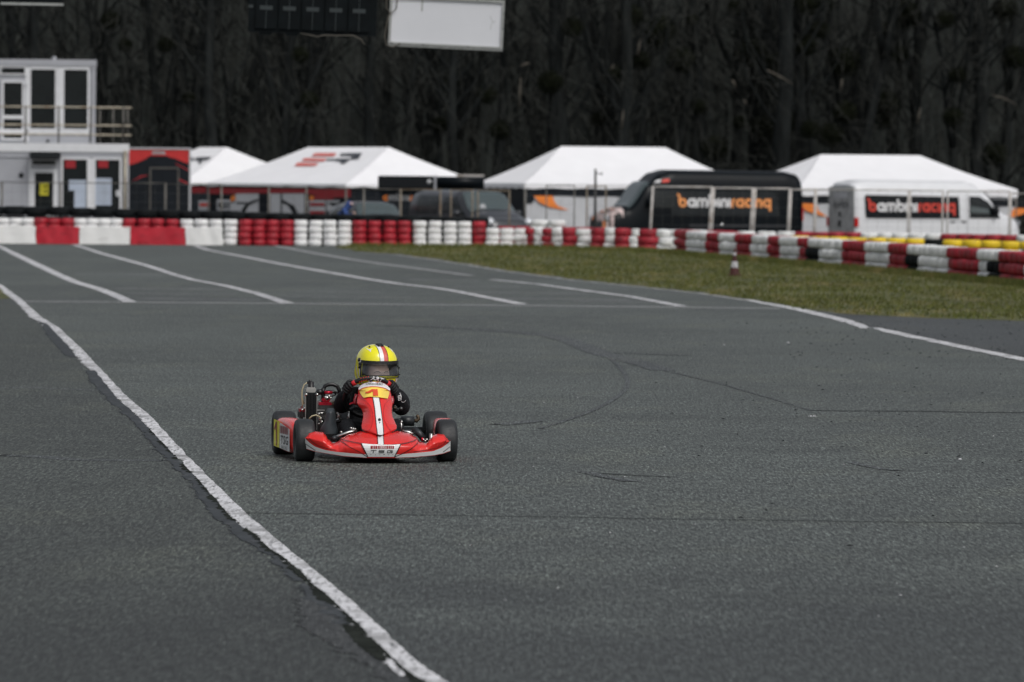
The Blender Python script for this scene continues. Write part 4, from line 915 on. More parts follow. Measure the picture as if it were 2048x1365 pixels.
# dark car
LC = 4.2
profC = [(0, 1.05), (.12, 1.30), (.55, 1.55), (1.2, 1.60), (LC-1.95, 1.60), (LC-1.75, 1.55), (LC-1.05, 1.20), (LC-.85, 1.14), (LC-.15, .95), (LC-.02, .75), (LC, .5)]
ac = R_(70); xc = Wd(752, 460, 166).x-(math.cos(ac)*LC)*.62
tc_, smC, fmC, topC, hwC = vehicle('dark_car', 'dark blue-grey estate car facing right beside the person in blue', 'car', (xc, 168.2, PAD), -ac, LC, 1.76, 1.6, profC, MT['grey_paint'], n=4)
decal('windscreen', art_poly([(-.58, LC-1.72), (.58, LC-1.72), (.66, LC-1.4), (.70, LC-1.12), (-.70, LC-1.12), (-.66, LC-1.4)]), fmC(.02), MT['glass_van'], tc_, .1)
for sg in (1, -1):
    decal('side_window', art_poly([(.7, 1.12), (1.0, 1.44), (LC-1.95, 1.44), (LC-1.35, 1.14)]), smC(sg, .012), MT['glass_dark'], tc_, .12)
    b = MB(True); b.lathe([(.001, .08), (.08, .06), (.12, 0)], 12, (LC-.12, sg*.6, .84), 'X'); b.build('headlight', MT['lamp_clear'], tc_)
# black trailer with awning
ft = Fr(862, 400, 184); ta = thing('awning_trailer', 'black box trailer with a rolled awning and lettering, behind the grey minivan', 'trailer', (ft.o.x, 184, PAD))
def tq(name, px0, px1, py0, py1, y0, y1, m, bevel=0, par=ta):
    b = MB(); b.box(ft.X(px0)-ft.o.x, ft.X(px1)-ft.o.x, y0, y1, ft.Z(py1)-PAD, ft.Z(py0)-PAD); return b.build(name, MT[m], par, bevel=bevel)
tq('body', 760, 966, 354, 482, 0, 2.3, 'dark_print'); tq('awning_box', 756, 867, 352.5, 377, -.22, -.002, 'black_print', .02); tq('clamp', 868, 873, 351, 380, -.26, .02, 'panel_grey'); tq('roof_edge', 912, 967, 349, 353.5, -.05, 2.3, 'wire_light')
b = MB(True); b.tube([(ft.X(874)-ft.o.x, -.14, ft.Z(365)-PAD), (ft.X(968)-ft.o.x, -.14, ft.Z(365)-PAD)], .19, 16); b.build('awning_roll', MT['black_paint'], ta)
b = MB(True); b.lathe([(.001, -.02), (.07, -.015), (.07, 0)], 14, (ft.X(858)-ft.o.x, -.222, ft.Z(364)-PAD), 'Y'); b.build('round_badge', MT['wall_white'], ta)
for px in (785, 940): b = MB(); b.lathe([(.10, -.1), (.33, -.1), (.33, .1), (.10, .1)], 20, (ft.X(px)-ft.o.x, .05, .33), 'Y'); b.build('wheel', MT['rubber'], ta)
tm3 = lambda u, v: (u, -.01, v)
x0t = ft.X(748)-ft.o.x
word(ta, tm3, ft.X(766)-ft.o.x, ft.Z(402)-PAD, .165, (('a', 'orange'), ('mbini', 'grey_print'), ('rac', 'orange')), 1)
# ============================================================ PERSON IN BLUE
pf = Fr(682, 430, 159.5); pt = thing('person', 'person in a blue hooded jacket bending towards the dark car', 'person', (pf.o.x, 159.5, PAD))
lx = lambda px: pf.X(px)-pf.o.x; lz = lambda py: pf.Z(py)-PAD
N = {'hip': ((lx(674), 0, .90), .18), 'waist': ((lx(677), 0, 1.08), .185), 'chest': ((lx(686), -.02, 1.30), .215), 'neck': ((lx(694), -.03, 1.45), .10), 'head': ((lx(700), -.04, 1.55), .125), 'crown': ((lx(701), -.04, 1.64), .095),
     'sr': ((lx(688), -.20, 1.36), .115), 'er': ((lx(698), -.30, 1.14), .085), 'hr': ((lx(705), -.28, 1.28), .055), 'sl': ((lx(689), .17, 1.34), .085), 'el': ((lx(698), .22, 1.10), .06), 'hl': ((lx(708), .10, 1.05), .045)}
skin_mesh('jacket', N, [('hip', 'waist'), ('waist', 'chest'), ('chest', 'neck'), ('neck', 'head'), ('head', 'crown'), ('chest', 'sr'), ('sr', 'er'), ('er', 'hr'), ('chest', 'sl'), ('sl', 'el'), ('el', 'hl')], MT['blue_jacket'], pt)
N = {'p': ((lx(676), 0, .88), .14), 'lr': ((lx(676), -.1, .80), .10), 'kr': ((lx(678), -.12, .46), .07), 'ar': ((lx(675), -.12, .08), .05), 'tr': ((lx(682), -.12, .04), .04), 'll': ((lx(676), .1, .80), .10), 'kl': ((lx(680), .14, .46), .07), 'al': ((lx(672), .14, .08), .05), 'tl': ((lx(679), .14, .04), .04)}
skin_mesh('trousers', N, [('p', 'lr'), ('lr', 'kr'), ('kr', 'ar'), ('ar', 'tr'), ('p', 'll'), ('ll', 'kl'), ('kl', 'al'), ('al', 'tl')], MT['trousers'], pt)
N = {'w': ((lx(705), -.28, 1.29), .03), 'p': ((lx(707.5), -.28, 1.30), .034)}; E = [('w', 'p')]
for i in range(4):
    N['f%d' % i] = ((lx(709.5), -.31+.02*i, 1.30), .011); N['g%d' % i] = ((lx(711.5), -.31+.02*i, 1.27+.004*i), .009); E += [('p', 'f%d' % i), ('f%d' % i, 'g%d' % i)]
N['t'] = ((lx(708), -.33, 1.33), .012); E.append(('p', 't')); skin_mesh('hand', N, E, MT['skin'], pt)
N = {'a': ((lx(702), -.10, 1.53), .075), 'b': ((lx(703), -.10, 1.60), .07)}; skin_mesh('face', N, [('a', 'b')], MT['skin'], pt)
# ============================================================ FENCES
FENCE_D = 151.6
def fence(px0, px1, py, m, label, D=FENCE_D, lean=0, tr=.028, top=True, group='wire fence panels behind the tyre walls'):
    q = Fr(px0, py, D); x0 = q.o.x; x1 = q.X(px1); zt = q.o.z; zb = gz(D); t = thing('fence_panel', label, 'fence', (x0, D, zb), 0, group); h = zt-zb; dzr = -.0078*(px1-px0)/q.s*-1
    for x in (0, x1-x0):
        b = MB(); b.tube([(x+lean, 0, 0), (x, 0, h)], tr, 6); b.build('post', MT[m], t)
    for z in (h-.02, .12):
        b = MB(); b.tube([(0, 0, z), (x1-x0, 0, z)], tr*.8, 6); b.build('rail', MT[m], t)
    b = MB(); n = max(2, int((x1-x0)/.25))
    for i in range(1, n): b.tube([((x1-x0)*i/n, 0, .12), ((x1-x0)*i/n, 0, h-.02)], .0022, 3, False)
    for i in range(1, 7): b.tube([(0, 0, .12+(h-.14)*i/7), (x1-x0, 0, .12+(h-.14)*i/7)], .0022, 3, False)
    b.build('wire_mesh', MT['wire_grey'], t); return t
for a, c, py, m, lab, ln in ((-60, 3, 363, 'wire_grey', 'thin wire fence panel at the left edge before the container building', 0), (5, 120, 363.5, 'wire_grey', 'thin wire fence panel crossing the grey wall and the yellow-signed door', 0), (122, 252, 364.5, 'wire_grey', 'thin wire fence panel before the windows with paper notices', 0), (254, 330, 365, 'wire_grey', 'thin wire fence panel before the left half of the printed trailer', 0), (332, 442, 367, 'wire_grey', 'thin wire fence panel between the printed trailer and the small tent', 0),
        (444, 537, 371, 'wire_grey', 'thin wire fence panel before the left part of the red printed tent wall', 0), (539, 612, 373, 'wire_grey', 'thin wire fence panel before the middle of the red printed tent wall', 0), (614, 727, 375, 'wire_grey', 'thin wire fence panel behind the person in the blue jacket', 0), (729, 800, 377, 'wire_grey', 'thin wire fence panel before the dark car and trailer lettering', 0), (802, 881, 378, 'wire_rust', 'rusty wire fence panel before the rear of the grey minivan', 0),
        (902, 945, 379, 'wire_rust', 'narrow rusty fence panel before the side windows of the grey minivan', 0), (956, 1019, 380, 'wire_rust', 'rusty wire fence panel before the windscreen of the grey minivan', 0), (1093, 1149, 369.5, 'wire_grey', 'grey fence panel before the orange swoosh left of the black van', 0), (1174, 1212, 371, 'wire_rust', 'short rusty fence panel around the dark mast left of the black van', 0),
        (1306, 1424, 372.5, 'wire_light', 'pale fence panel before the cab door of the black van', -.10), (1428, 1506, 375, 'wire_light', 'pale fence panel before the middle lettering of the black van', -.09), (1511, 1580, 376, 'wire_light', 'pale fence panel before the rear of the black van', -.08), (1582, 1631, 378, 'wire_light', 'thin pale fence panel between the black van and the white van', -.06), (1633, 1817, 378, 'wire_light', 'long thin fence panel before the rear half of the white van', -.03), (1821, 1886, 380, 'wire_light', 'fence panel before the lettering panel end of the white van', -.02), (1896, 2019, 381, 'wire_light', 'fence panel before the cab of the white van', -.02), (2022, 2150, 386, 'wire_light', 'fence panel at the right edge past the white van', 0)):
    fence(a, c, py, m, lab, lean=ln, tr=.036 if m == 'wire_light' and 1300 < a < 1600 else (.024 if m != 'wire_grey' else .018))
b = MB(); q = Fr(1191, 338, 155); b.tube([(0, 0, 0), (0, 0, q.o.z-gz(155))], .05, 8, rr=[.055, .03]); mt_ = thing('mast', 'thin dark mast with a small side arm left of the black van', 'mast', (q.o.x, 155, gz(155))); b.build('pole', MT['pole_black'], mt_)
b = MB(); hz = q.Z(347)-gz(155); b.tube([(0, 0, hz), (.17, 0, hz-.02)], .015, 6); b.tube([(.17, 0, hz-.05), (.17, 0, hz+.03)], .02, 6); b.build('side_arm', MT['pole_black'], mt_)
# ============================================================ START GANTRY AND BOARDS
GD = 76.3; gq = Fr(800, 50, GD)
zt_ = 5.35; gt = thing('start_gantry', 'dark steel truss gantry over the track carrying the boards, above the picture', 'gantry', (-8.2, GD, 0))
for x in (0, 17.6):
    b = MB(); b.tube([(x, 0, 0), (x, 0, zt_+.4)], .09, 10); b.build('post', MT['dark_metal'], gt)
b = MB()
for z in (zt_, zt_+.4): b.tube([(0, 0, z), (17.6, 0, z)], .045, 8)
for i in range(44): b.tube([(i*.4, 0, zt_ if i % 2 else zt_+.4), ((i+1)*.4, 0, zt_+.4 if i % 2 else zt_)], .018, 6, False)
b.build('truss', MT['dark_metal'], gt)
def hang(name, label, cat, px0, px1, pytop, pybot, tilt, th, parts):
    pxm = (px0+px1)/2; q = Fr(pxm, pybot, GD-.12); t = thing(name, label, cat, (q.o.x, GD-.12, q.o.z)); t.rotation_euler = (0, R_(tilt), 0)
    W_ = (px1-px0)/q.s; H_ = (pybot-pytop)/q.s; return t, W_, H_, q
# white board
t, W_, H_, q = hang('blank_board', 'blank white board in a grey metal frame hanging over the track', 'board', 776, 1005, -4, 97.5, 2.3, .1, None)
b = MB(); b.box(-W_/2+.03, W_/2-.03, -.02, .06, .05, H_-.03); b.build('panel', MT['board_white'], t)
b = MB()
for z0, z1, y0 in ((0, .018, -.04), (.026, .055, -.05), (H_-.035, H_, -.05)): b.box(-W_/2, W_/2, y0, .08, z0, z1)
b.box(-W_/2, -W_/2+.032, -.047, .078, .056, H_-.036); b.box(W_/2-.032, W_/2, -.047, .078, .056, H_-.036); b.build('frame', MT['board_frame'], t)
b = MB()
for x, z in ((-.30, .04), (.30, .04), (-.72, .04), (.76, .3), (.76, .5), (-.2, H_-.015), (.4, H_-.015)): b.lathe([(.008, -.056), (.001, -.058)], 8, (x, 0, z), 'Y')
b.build('bolts', MT['dark_metal'], t)
b = MB(); b.box(-.345, -.325, -.024, -.0205, .48, H_-.036); b.build('dark_streak', MT['board_frame'], t)
v, f_ = art_ribbon([(.58, .46), (.60, .41), (.62, .385), (.60, .35), (.595, .28)], .006); v2, f2 = art_ribbon([(.62, .385), (.655, .39)], .008)
decal('scratch', art_join([(v, f_), (v2, f2)]), lambda u, w2: (u, -.0215, w2), MT['board_frame'], t)
for x in (-.6, .6): b = MB(); b.tube([(x, .03, H_), (x, .03, zt_-q.o.z)], .012, 6); b.build('hanger', MT['dark_metal'], t)
b = MB(True); b.tube([(-W_/2-.03, -.04, 1.0), (-W_/2-.05, -.05, .70), (-W_/2-.045, -.05, .50), (-W_/2+.02, -.06, .43), (-W_/2+.09, -.06, .50), (-W_/2+.10, -.06, .72), (-W_/2+.07, -.05, 1.0)], .008, 6)
b.tube([(-W_/2+.01, -.06, .44), (-W_/2-.03, -.06, .30), (-W_/2-.05, -.06, .12), (-W_/2-.02, -.06, .01), (-W_/2+.06, -.06, -.02), (-W_/2+.16, -.06, .04)], .008, 6); b.build('cable', MT['cable'], t)
# dark display
t, W_, H_, q = hang('display_board', 'dark timing display with a row of grey slots hanging over the track', 'display', 496, 752, -75, 68.5, 1.7, .15, None)
b = MB(); b.box(-W_/2, W_/2, -.02, .14, .0, H_); b.build('case', MT['led_black'], t)
for i in range(5):
    x0 = -W_/2+.08+i*(W_-.16)/5*1.0
    b = MB(); b.box(x0+.012, x0+(W_-.16)/5-.012, -.045, -.021, .045, H_-.02); o = b.build('display_module', MT['led_black'], t, bevel=.006)
    b = MB(); b.box(x0+.07, x0+.24, -.052, -.046, .30, .355); b.build('slot', MT['led_slot'], o)
    b = MB(); b.box(x0+(W_-.16)/10-.004, x0+(W_-.16)/10+.004, -.050, -.0455, .05, H_-.03); b.build('seam_strip', MT['led_slot'], o)
b = MB(); b.box(-W_/2, -W_/2+.06, -.03, -.021, .32, .36); b.build('edge_bracket', MT['led_slot'], t)
for x in (-.7, -.35, -.02, .35): b = MB(); b.box(x, x+.16, -.01, .10, -.035, -.002); b.build('lower_bracket', MT['led_black'], t)
b = MB(True); b.tube([(-.15, -.04, 0), (0, -.05, -.02), (.08, -.05, -.035), (.15, -.05, -.01), (.35, -.05, -.01), (.55, -.04, 0), (.66, -.05, -.05), (.71, -.05, -.12)], .008, 6); b.build('cable', MT['cable'], t)
for x in (-.6, .6): b = MB(); b.tube([(x, .03, H_), (x, .03, zt_-q.o.z+.3)], .014, 6); b.build('hanger', MT['dark_metal'], t)
t, W_, H_, q = hang('lamp_board', 'dark board with a pale lower edge at the top left corner', 'board', 2, 126, -90, 11, .6, .1, None)
b = MB(); b.box(-W_/2, W_/2, -.02, .10, .035, H_); b.build('panel', MT['led_black'], t)
b = MB(); b.box(-W_/2, W_/2, -.03, .11, 0, .034); b.build('lower_edge', MT['board_frame'], t)
for x in (-.3, .3): b = MB(); b.tube([(x, .03, H_), (x, .03, zt_-q.o.z+.3)], .014, 6); b.build('hanger', MT['dark_metal'], t)
# ============================================================ WOOD BEHIND THE PADDOCK
TRR = random.Random(99)
def tree_meshes(seed):
    r = random.Random(seed); H = r.uniform(13, 17); rad = r.uniform(.14, .26)
    def path(p, d, L, n, wob, up):
        out = [p.copy()]; d = d.normalized()
        for i in range(n):
            d = (d+Vector((r.gauss(0, wob), r.gauss(0, wob), r.gauss(0, wob*.4)+up))).normalized(); p = p+d*(L/n); out.append(p.copy())
        return out
    b = MB(True); trunks = []
    tp = path(Vector((0, 0, -.3)), Vector((r.uniform(-.08, .08), r.uniform(-.08, .08), 1)), H, 12, .05, .05); trunks.append((tp, rad))
    b.tube(tp, rad, 7, True, [rad*(1.25 if i == 0 else 1-.07*i) for i in range(13)])
    for k in range(r.choice((0, 1, 1, 2))):
        i = r.randint(1, 5); q = path(tp[i], Vector((r.uniform(-.45, .45), r.uniform(-.3, .3), 1)), H*.7, 9, .07, .08); b.tube(q, rad*.6, 6, True, [rad*.75*(1-.085*j) for j in range(10)]); trunks.append((q, rad*.7))
    tw = MB(); br = MB(True); ends = []
    for tp_, rd in trunks:
        for k in range(r.randint(9, 13)):
            i = r.randint(2, len(tp_)-2); a = r.uniform(0, 6.28); L = r.uniform(1.5, 4.2)
            q = path(tp_[i], Vector((math.cos(a), math.sin(a)*.8, r.uniform(.2, 1.1))), L, 6, .16, .06)
            br.tube(q, .04, 5, False, [.055*(1-.14*j) for j in range(7)])
            ends.append(q)
            for m in range(9):
                j = r.randint(1, 6); p = q[j]; d = Vector((r.gauss(0, 1), r.gauss(0, 1), r.gauss(.5, .8))).normalized()
                L2 = r.uniform(.5, 1.4); e = p+d*L2; e2 = e+(d+Vector((r.gauss(0, .4), r.gauss(0, .4), .2))).normalized()*L2*.7; s = Vector((.010, 0, .004)) if abs(d.x) < .7 else Vector((0, .004, .010))
                tw.poly([p-s, p+s, e+s*.6, e-s*.6]); tw.poly([e-s*.6, e+s*.6, e2])
                for z in range(3):
                    g_ = p.lerp(e, r.random()); h_ = g_+Vector((r.gauss(0, .3), r.gauss(0, .3), r.gauss(.15, .25))); s2 = s*.6; tw.poly([g_-s2, g_+s2, h_])
    return b.mesh('trunk', MT['bark'], fix=False), br.mesh('branches', MT['bark_light'], fix=False), tw.mesh('twigs', MT['twig'], fix=False), tp, ends
def ball_mesh(seed):
    r = random.Random(seed); b = MB()
    for i in range(1500):
        d = Vector((r.gauss(0, 1), r.gauss(0, 1), r.gauss(0, 1))).normalized()*(r.random()**.45); d.z *= .9
        a = Vector((r.gauss(0, 1), r.gauss(0, 1), r.gauss(0, 1)))  .normalized()*.12; c = d.normalized().cross(a)*.8
        b.poly([d-a, d+c, d+a])
    return b.mesh('mistletoe_ball', MT['mistletoe'], fix=False)
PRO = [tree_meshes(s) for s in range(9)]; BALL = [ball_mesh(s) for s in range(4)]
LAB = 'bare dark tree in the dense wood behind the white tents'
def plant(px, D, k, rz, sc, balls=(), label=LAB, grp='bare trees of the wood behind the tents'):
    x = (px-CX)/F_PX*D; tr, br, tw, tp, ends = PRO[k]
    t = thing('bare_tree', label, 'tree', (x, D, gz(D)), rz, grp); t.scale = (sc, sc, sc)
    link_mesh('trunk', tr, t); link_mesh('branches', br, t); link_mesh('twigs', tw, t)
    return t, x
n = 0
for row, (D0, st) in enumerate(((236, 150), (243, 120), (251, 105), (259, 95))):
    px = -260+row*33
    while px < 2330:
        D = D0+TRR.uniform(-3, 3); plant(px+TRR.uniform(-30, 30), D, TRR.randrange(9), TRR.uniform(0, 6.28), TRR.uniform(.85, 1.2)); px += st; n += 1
# trees that carry mistletoe: (trunk px, [(ball px, py, radius px)])
MIS = [(1115, [(1145, 55, 22), (1100, 165, 26)]), (1270, [(1262, 33, 26), (1282, 122, 20), (1235, 150, 22)]), (1330, [(1318, 65, 36), (1362, 120, 28), (1385, 40, 12)]), (1500, [(1502, 105, 30), (1545, 130, 28), (1555, 165, 22), (1470, 15, 18)]), (1625, [(1615, 8, 26), (1610, 90, 24), (1640, 60, 20)]), (1690, [(1688, 125, 32), (1655, 10, 16), (1770, 60, 16)]), (1815, [(1812, 30, 32), (1770, 210, 32), (1800, 110, 18), (1765, 242, 20)]), (1900, [(1890, 40, 20), (1915, 150, 18), (1905, 235, 22)]),
       (2000, [(1990, 310, 26), (2010, 20, 26), (2028, 115, 26)]), (1425, [(1430, 297, 28), (1480, 245, 16), (1400, 215, 18)]), (1530, [(1525, 258, 28), (1585, 245, 24), (1610, 190, 18)]), (1690, [(1690, 225, 24), (1660, 270, 26), (1620, 260, 20)]), (380, [(378, 195, 14), (330, 90, 18)]), (200, [(222, 40, 20), (250, 90, 16)]), (560, [(600, 110, 18), (620, 200, 20)]), (980, [(975, 190, 20), (1000, 260, 22)]), (870, [(880, 250, 18), (905, 160, 16)]), (1190, [(1195, 240, 16), (1155, 300, 14)])]
for i, (tpx, balls) in enumerate(MIS):
    D = 232+(i*37 % 7); t, x = plant(tpx, D, i % 9, i*1.3, 1.12, grp='trees with mistletoe')
    t['label'] = 'bare woodland tree with round dark mistletoe clumps behind the tents'
    for bx, by, rp in balls:
        p = Wd(bx, by, D-1.6); s = rp*D/F_PX; m = Matrix.Rotation(-t.rotation_euler.z, 4, 'Z'); q = m @ Vector((p.x-x, -1.6, p.z-gz(D))); q /= t.scale.x
        o = link_mesh('mistletoe_ball', BALL[TRR.randrange(4)], t, q, TRR.uniform(0, 6)); o.scale = (s/t.scale.x*1.1,)*2+(s/t.scale.x*1.1,)
# big dark near trunks as the photo shows them
for px, w_, lean in ((1130, .30, -.9), (1560, .34, .2), (1600, .25, -.3), (1240, .26, .3), (735, .22, .1), (420, .24, -.2), (1950, .28, .4), (905, .20, -.15), (60, .25, .2)):
    D = 231+TRR.uniform(0, 2); x = (px-CX)/F_PX*D; t = thing('bare_tree', 'thick dark forked trunk near the front edge of the wood', 'tree', (x, D, PAD), 0, 'thick front trunks of the wood')
    b = MB(True); pts = [(lean*.2*z/3+.08*math.sin(z*.9+px), .05*math.sin(z+px), z) for z in (0, 2, 4, 6, 8, 10, 13, 16)]; b.tube(pts, w_, 9, True, [w_*(1.2-.07*i) for i in range(8)]); b.build('trunk', MT['bark'], t)
    b = MB(True)
    for k in range(9):
        z = TRR.uniform(4, 11); a = TRR.choice((-1, 1)); p0 = Vector((lean*.2*z/3, 0, z)); b.tube([p0, p0+Vector((a*.8, -.3, 1.0)), p0+Vector((a*1.5, -.4, 2.2)), p0+Vector((a*1.8, -.3, 3.8))], .05, 5, False, [.09, .06, .045, .02])
    b.build('branches', MT['bark_light'], t)
# undergrowth and far trunks that read as one mass
b = MB(); r = random.Random(8)
for i in range(5200):
    D = r.uniform(250, 300); px = r.uniform(-400, 2500); x = (px-CX)/F_PX*D; z = gz(D)-.5; h = r.uniform(8, 17); w_ = r.choice((.04, .05, .07, .12)); lx_ = r.gauss(0, .7); b.cur = 1 if r.random() < .25 else 0
    b.tube([(x, D, z), (x+lx_*.4, D, z+h*.5), (x+lx_, D, z+h)], w_, 3, False, [w_, w_*.8, w_*.3])
for i in range(110000):
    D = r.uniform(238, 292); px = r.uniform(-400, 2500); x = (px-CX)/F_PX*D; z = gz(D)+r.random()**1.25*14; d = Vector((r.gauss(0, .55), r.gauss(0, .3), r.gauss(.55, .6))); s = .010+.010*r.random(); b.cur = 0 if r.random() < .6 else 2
    p = Vector((x, D, z)); b.poly([p-Vector((s, 0, 0)), p+Vector((s, 0, 0)), p+d*1.1+Vector((s*.3, 0, .01)), p+d*1.1-Vector((s*.3, 0, .01))])
for i in range(9000):
    D = r.uniform(228, 236); px = r.uniform(-300, 2400); x = (px-CX)/F_PX*D; z = gz(D)+r.random()*13; d = Vector((r.gauss(0, .5), r.gauss(0, .3), r.gauss(.6, .5))); s = .006+.006*r.random(); b.cur = 2
    p = Vector((x, D, z)); b.poly([p-Vector((s, 0, 0)), p+Vector((s, 0, 0)), p+d*1.2+Vector((s*.3, 0, .01)), p+d*1.2-Vector((s*.3, 0, .01))])
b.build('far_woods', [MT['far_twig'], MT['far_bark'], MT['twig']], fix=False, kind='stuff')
for px, py, L, a in ((1278, 95, 34, 80), (1225, 135, 12, 70), (1683, 170, 26, 82), (1838, 232, 34, 80), (2010, 200, 50, -20), (1560, 155, 60, -28), (1468, 168, 18, -60), (1050, 130, 20, 20), (1245, 240, 40, 85), (1040, 185, 60, 88), (1490, 205, 10, -50)):
    D = 229.5; p = Wd(px, py, D); l = L*D/F_PX; t = thing('broken_branch', 'pale splintered branch hanging in the wood', 'branch', p, 0, 'pale splintered branches in the wood')
    dx, dz = math.cos(R_(a))*l, math.sin(R_(a))*l; b = MB(True); b.tube([(-dx/2, 0, -dz/2), (0, .02, .03), (dx/2, 0, dz/2)], .03, 5, True, [.035, .045, .012]); b.build('wood', MT['broken'], t)
# ============================================================ KART
KYAW = R_(7.5); KO = P(752.5, 922.8); KM = Matrix.Translation(KO) @ Matrix.Rotation(KYAW, 4, 'Z'); KI = KM.inverted()
KT = thing('racing_kart', 'small red racing kart with number 1 and white centre stripe, driven on the track', 'kart', KO, KYAW)
kc_ = KI @ CAMP; krot = Matrix.Rotation(-KYAW, 3, 'Z')
def KP(zx, zy, y=0.0):
    "kart-space point seen in the photo close-up at (zx, zy) on the cross plane y"
    d = krot @ ray(530+zx/5.055, 670+zy/5.055); t = (y-kc_.y)/d.y; return kc_+d*t
def kx(zx, y=0.0): return KP(zx, 1000, y).x
def kz(zy, y=0.0): return KP(1100, zy, y).z
def kb(mb, name, m, parent=None, bevel=0, **k): return mb.build(name, [MT[q] for q in m] if isinstance(m, (list, tuple)) else MT[m], parent or KT, bevel=bevel, **k)
# ---- wheels
def wheel(cx, cy, R, w):
    c = (cx, cy, R-.003); h = w/2; b = MB(True)
    b.lathe([(R*.50, -h*.78), (R*.62, -h*.97), (R*.80, -h*1.0), (R*.90, -h*.93), (R*.965, -h*.78), (R*.992, -h*.55), (R, 0), (R*.992, h*.55), (R*.965, h*.78), (R*.90, h*.93), (R*.80, h), (R*.62, h*.97), (R*.50, h*.78)], 56, c, 'X')
    o = kb(b, 'wheel', 'k_rubber'); b = MB(True)
    b.lathe([(.001, -h*.25), (R*.25, -h*.25), (R*.30, -h*.5), (R*.48, -h*.72), (R*.54, -h*.86), (R*.50, -h*.60), (R*.44, -h*.1), (R*.44, h*.1), (R*.50, h*.60), (R*.54, h*.86), (R*.48, h*.72), (R*.30, h*.5), (R*.25, h*.25), (.001, h*.25)], 32, c, 'X')
    kb(b, 'rim', 'k_steel', o); b = MB(True)
    b.tube([(cx-h*.6, cy, R), (cx+h*.6, cy, R)], R*.16, 12); kb(b, 'hub', 'k_metal', o); return o
WB = .86; RF, RB = .127, .134
fl, fr = kx(397, 0), kx(1832, 0); wheel(fl, 0, RF, .116); wheel(fr, 0, RF, .116)
rl_, rr__ = kx(193, WB), kx(1722, WB); wheel(rl_, WB, RB, .138); wheel(rr__, WB, RB, .138)
# ---- front fairing
TOP = [(405, 1050, -.12), (425, 1018, -.07), (452, 988, -.05), (500, 976, -.04), (585, 985, -.03), (612, 1010, -.03), (640, 1058, -.04), (690, 1096, -.05), (735, 1082, -.05), (775, 1040, -.03), (860, 1003, -.01), (990, 973, .01), (1160, 963, .02), (1340, 973, .01), (1440, 992, -.01), (1520, 1030, -.03), (1565, 1083, -.05), (1630, 1096, -.05), (1672, 1050, -.04), (1700, 1012, -.03), (1750, 1001, -.03), (1808, 1003, -.04), (1838, 1040, -.06), (1860, 1070, -.09), (1875, 1080, -.12)]
LIP = [(405, 1152), (500, 1180), (600, 1198), (800, 1230), (1030, 1246), (1310, 1246), (1500, 1240), (1700, 1222), (1800, 1203), (1875, 1176)]
BAND = [(405, 1046), (440, 1088), (500, 1132), (600, 1166), (700, 1184), (870, 1201), (1000, 1212), (1330, 1214), (1500, 1200), (1700, 1180), (1790, 1144), (1840, 1108), (1875, 1074)]
ttop = lambda zx: interp([(a, b_) for a, b_, c in TOP], zx); tyb = lambda zx: interp([(a, c) for a, b_, c in TOP], zx)
def nyf(zx): t = (zx-1150)/740; return -.31+.17*abs(t)**2.2
def ny(zx, zy):
    bz, tz = lerp(BAND, zx), min(ttop(zx), lerp(BAND, zx)-6); yf = nyf(zx); yb = max(tyb(zx), yf+.02)
    if zy >= bz: return yf+.012*(zy-bz)/40
    q = min(1, (bz-zy)/(bz-tz)); t = abs((zx-1150)/740); n = 2.0+1.6*max(0, min(1, (t-.5)/.2))
    c = max(0, 1-q**n)**(1/n); under = .030*max(0, 1-abs(q-.38)/.38)*max(0, min(1, (.55-t)/.1))+.022*max(0, 1-abs(q-.45)/.45)*max(0, min(1, (t-.66)/.1))
    return yf+(yb-yf)*(1-c)-under
def nfn(u, v):
    zx = 405+1470*u; lip, bz = lerp(LIP, zx), lerp(BAND, zx); tz = min(ttop(zx), bz-6)
    if v < .15: zy = lip+(bz-lip)*v/.15; return KP(zx, zy, ny(zx, zy))
    if v <= .85: s = math.sin((v-.15)/.7*math.pi/2); zy = bz+(tz-bz)*s; return KP(zx, zy, ny(zx, zy))
    p = KP(zx, tz, ny(zx, tz)); k = (v-.85)/.15; return p+Vector((0, .012*k, -min(.07, max(.01, p.z-.05))*k))
b = MB(True); b.grid(nfn, 160, 44); NOSE = kb(b, 'front_fairing', 'k_red', fix=True)
ndm = lambda off: (lambda zx, zy: KP(zx, zy, ny(zx, zy)-off)+Vector((0, 0, off*.8)))
def nd(name, art, m, off=.003, step=24, parent=NOSE): return decal(name, art, ndm(off), MT[m], parent, step)
xs = [405+(1030-405)*i/24 for i in range(25)]; xr3 = [1318+(1875-1318)*i/24 for i in range(25)]
for L in (xs, xr3): nd('white_strip', art_poly([(x, lerp(LIP, x)-1) for x in L]+[(x, lerp(BAND, x)) for x in reversed(L)]), 'k_white', .002)
nd('chin_plate', art_poly([(972, 1105), (1060, 1113), (1175, 1119), (1290, 1121), (1374, 1114), (1312, 1243), (1040, 1243)]), 'k_white', .006)
nd('chin_edge', art_join([art_ribbon([(970, 1103), (1040, 1246)], 9), art_ribbon([(1376, 1112), (1310, 1246)], 9)]), 'k_black', .008)
nd('hood_line', art_ribbon([(738, 1045), (800, 1070), (900, 1092), (1000, 1108), (1100, 1116), (1175, 1119), (1270, 1120), (1360, 1113), (1440, 1098), (1500, 1080), (1535, 1062)], 6), 'k_black', .005)
nd('hood_line', art_join([art_ribbon([(742, 1060), (800, 1100), (860, 1145), (950, 1190), (1030, 1240)], 6), art_ribbon([(1316, 1240), (1400, 1205), (1480, 1160), (1540, 1105), (1560, 1070)], 6)]), 'k_black', .005)
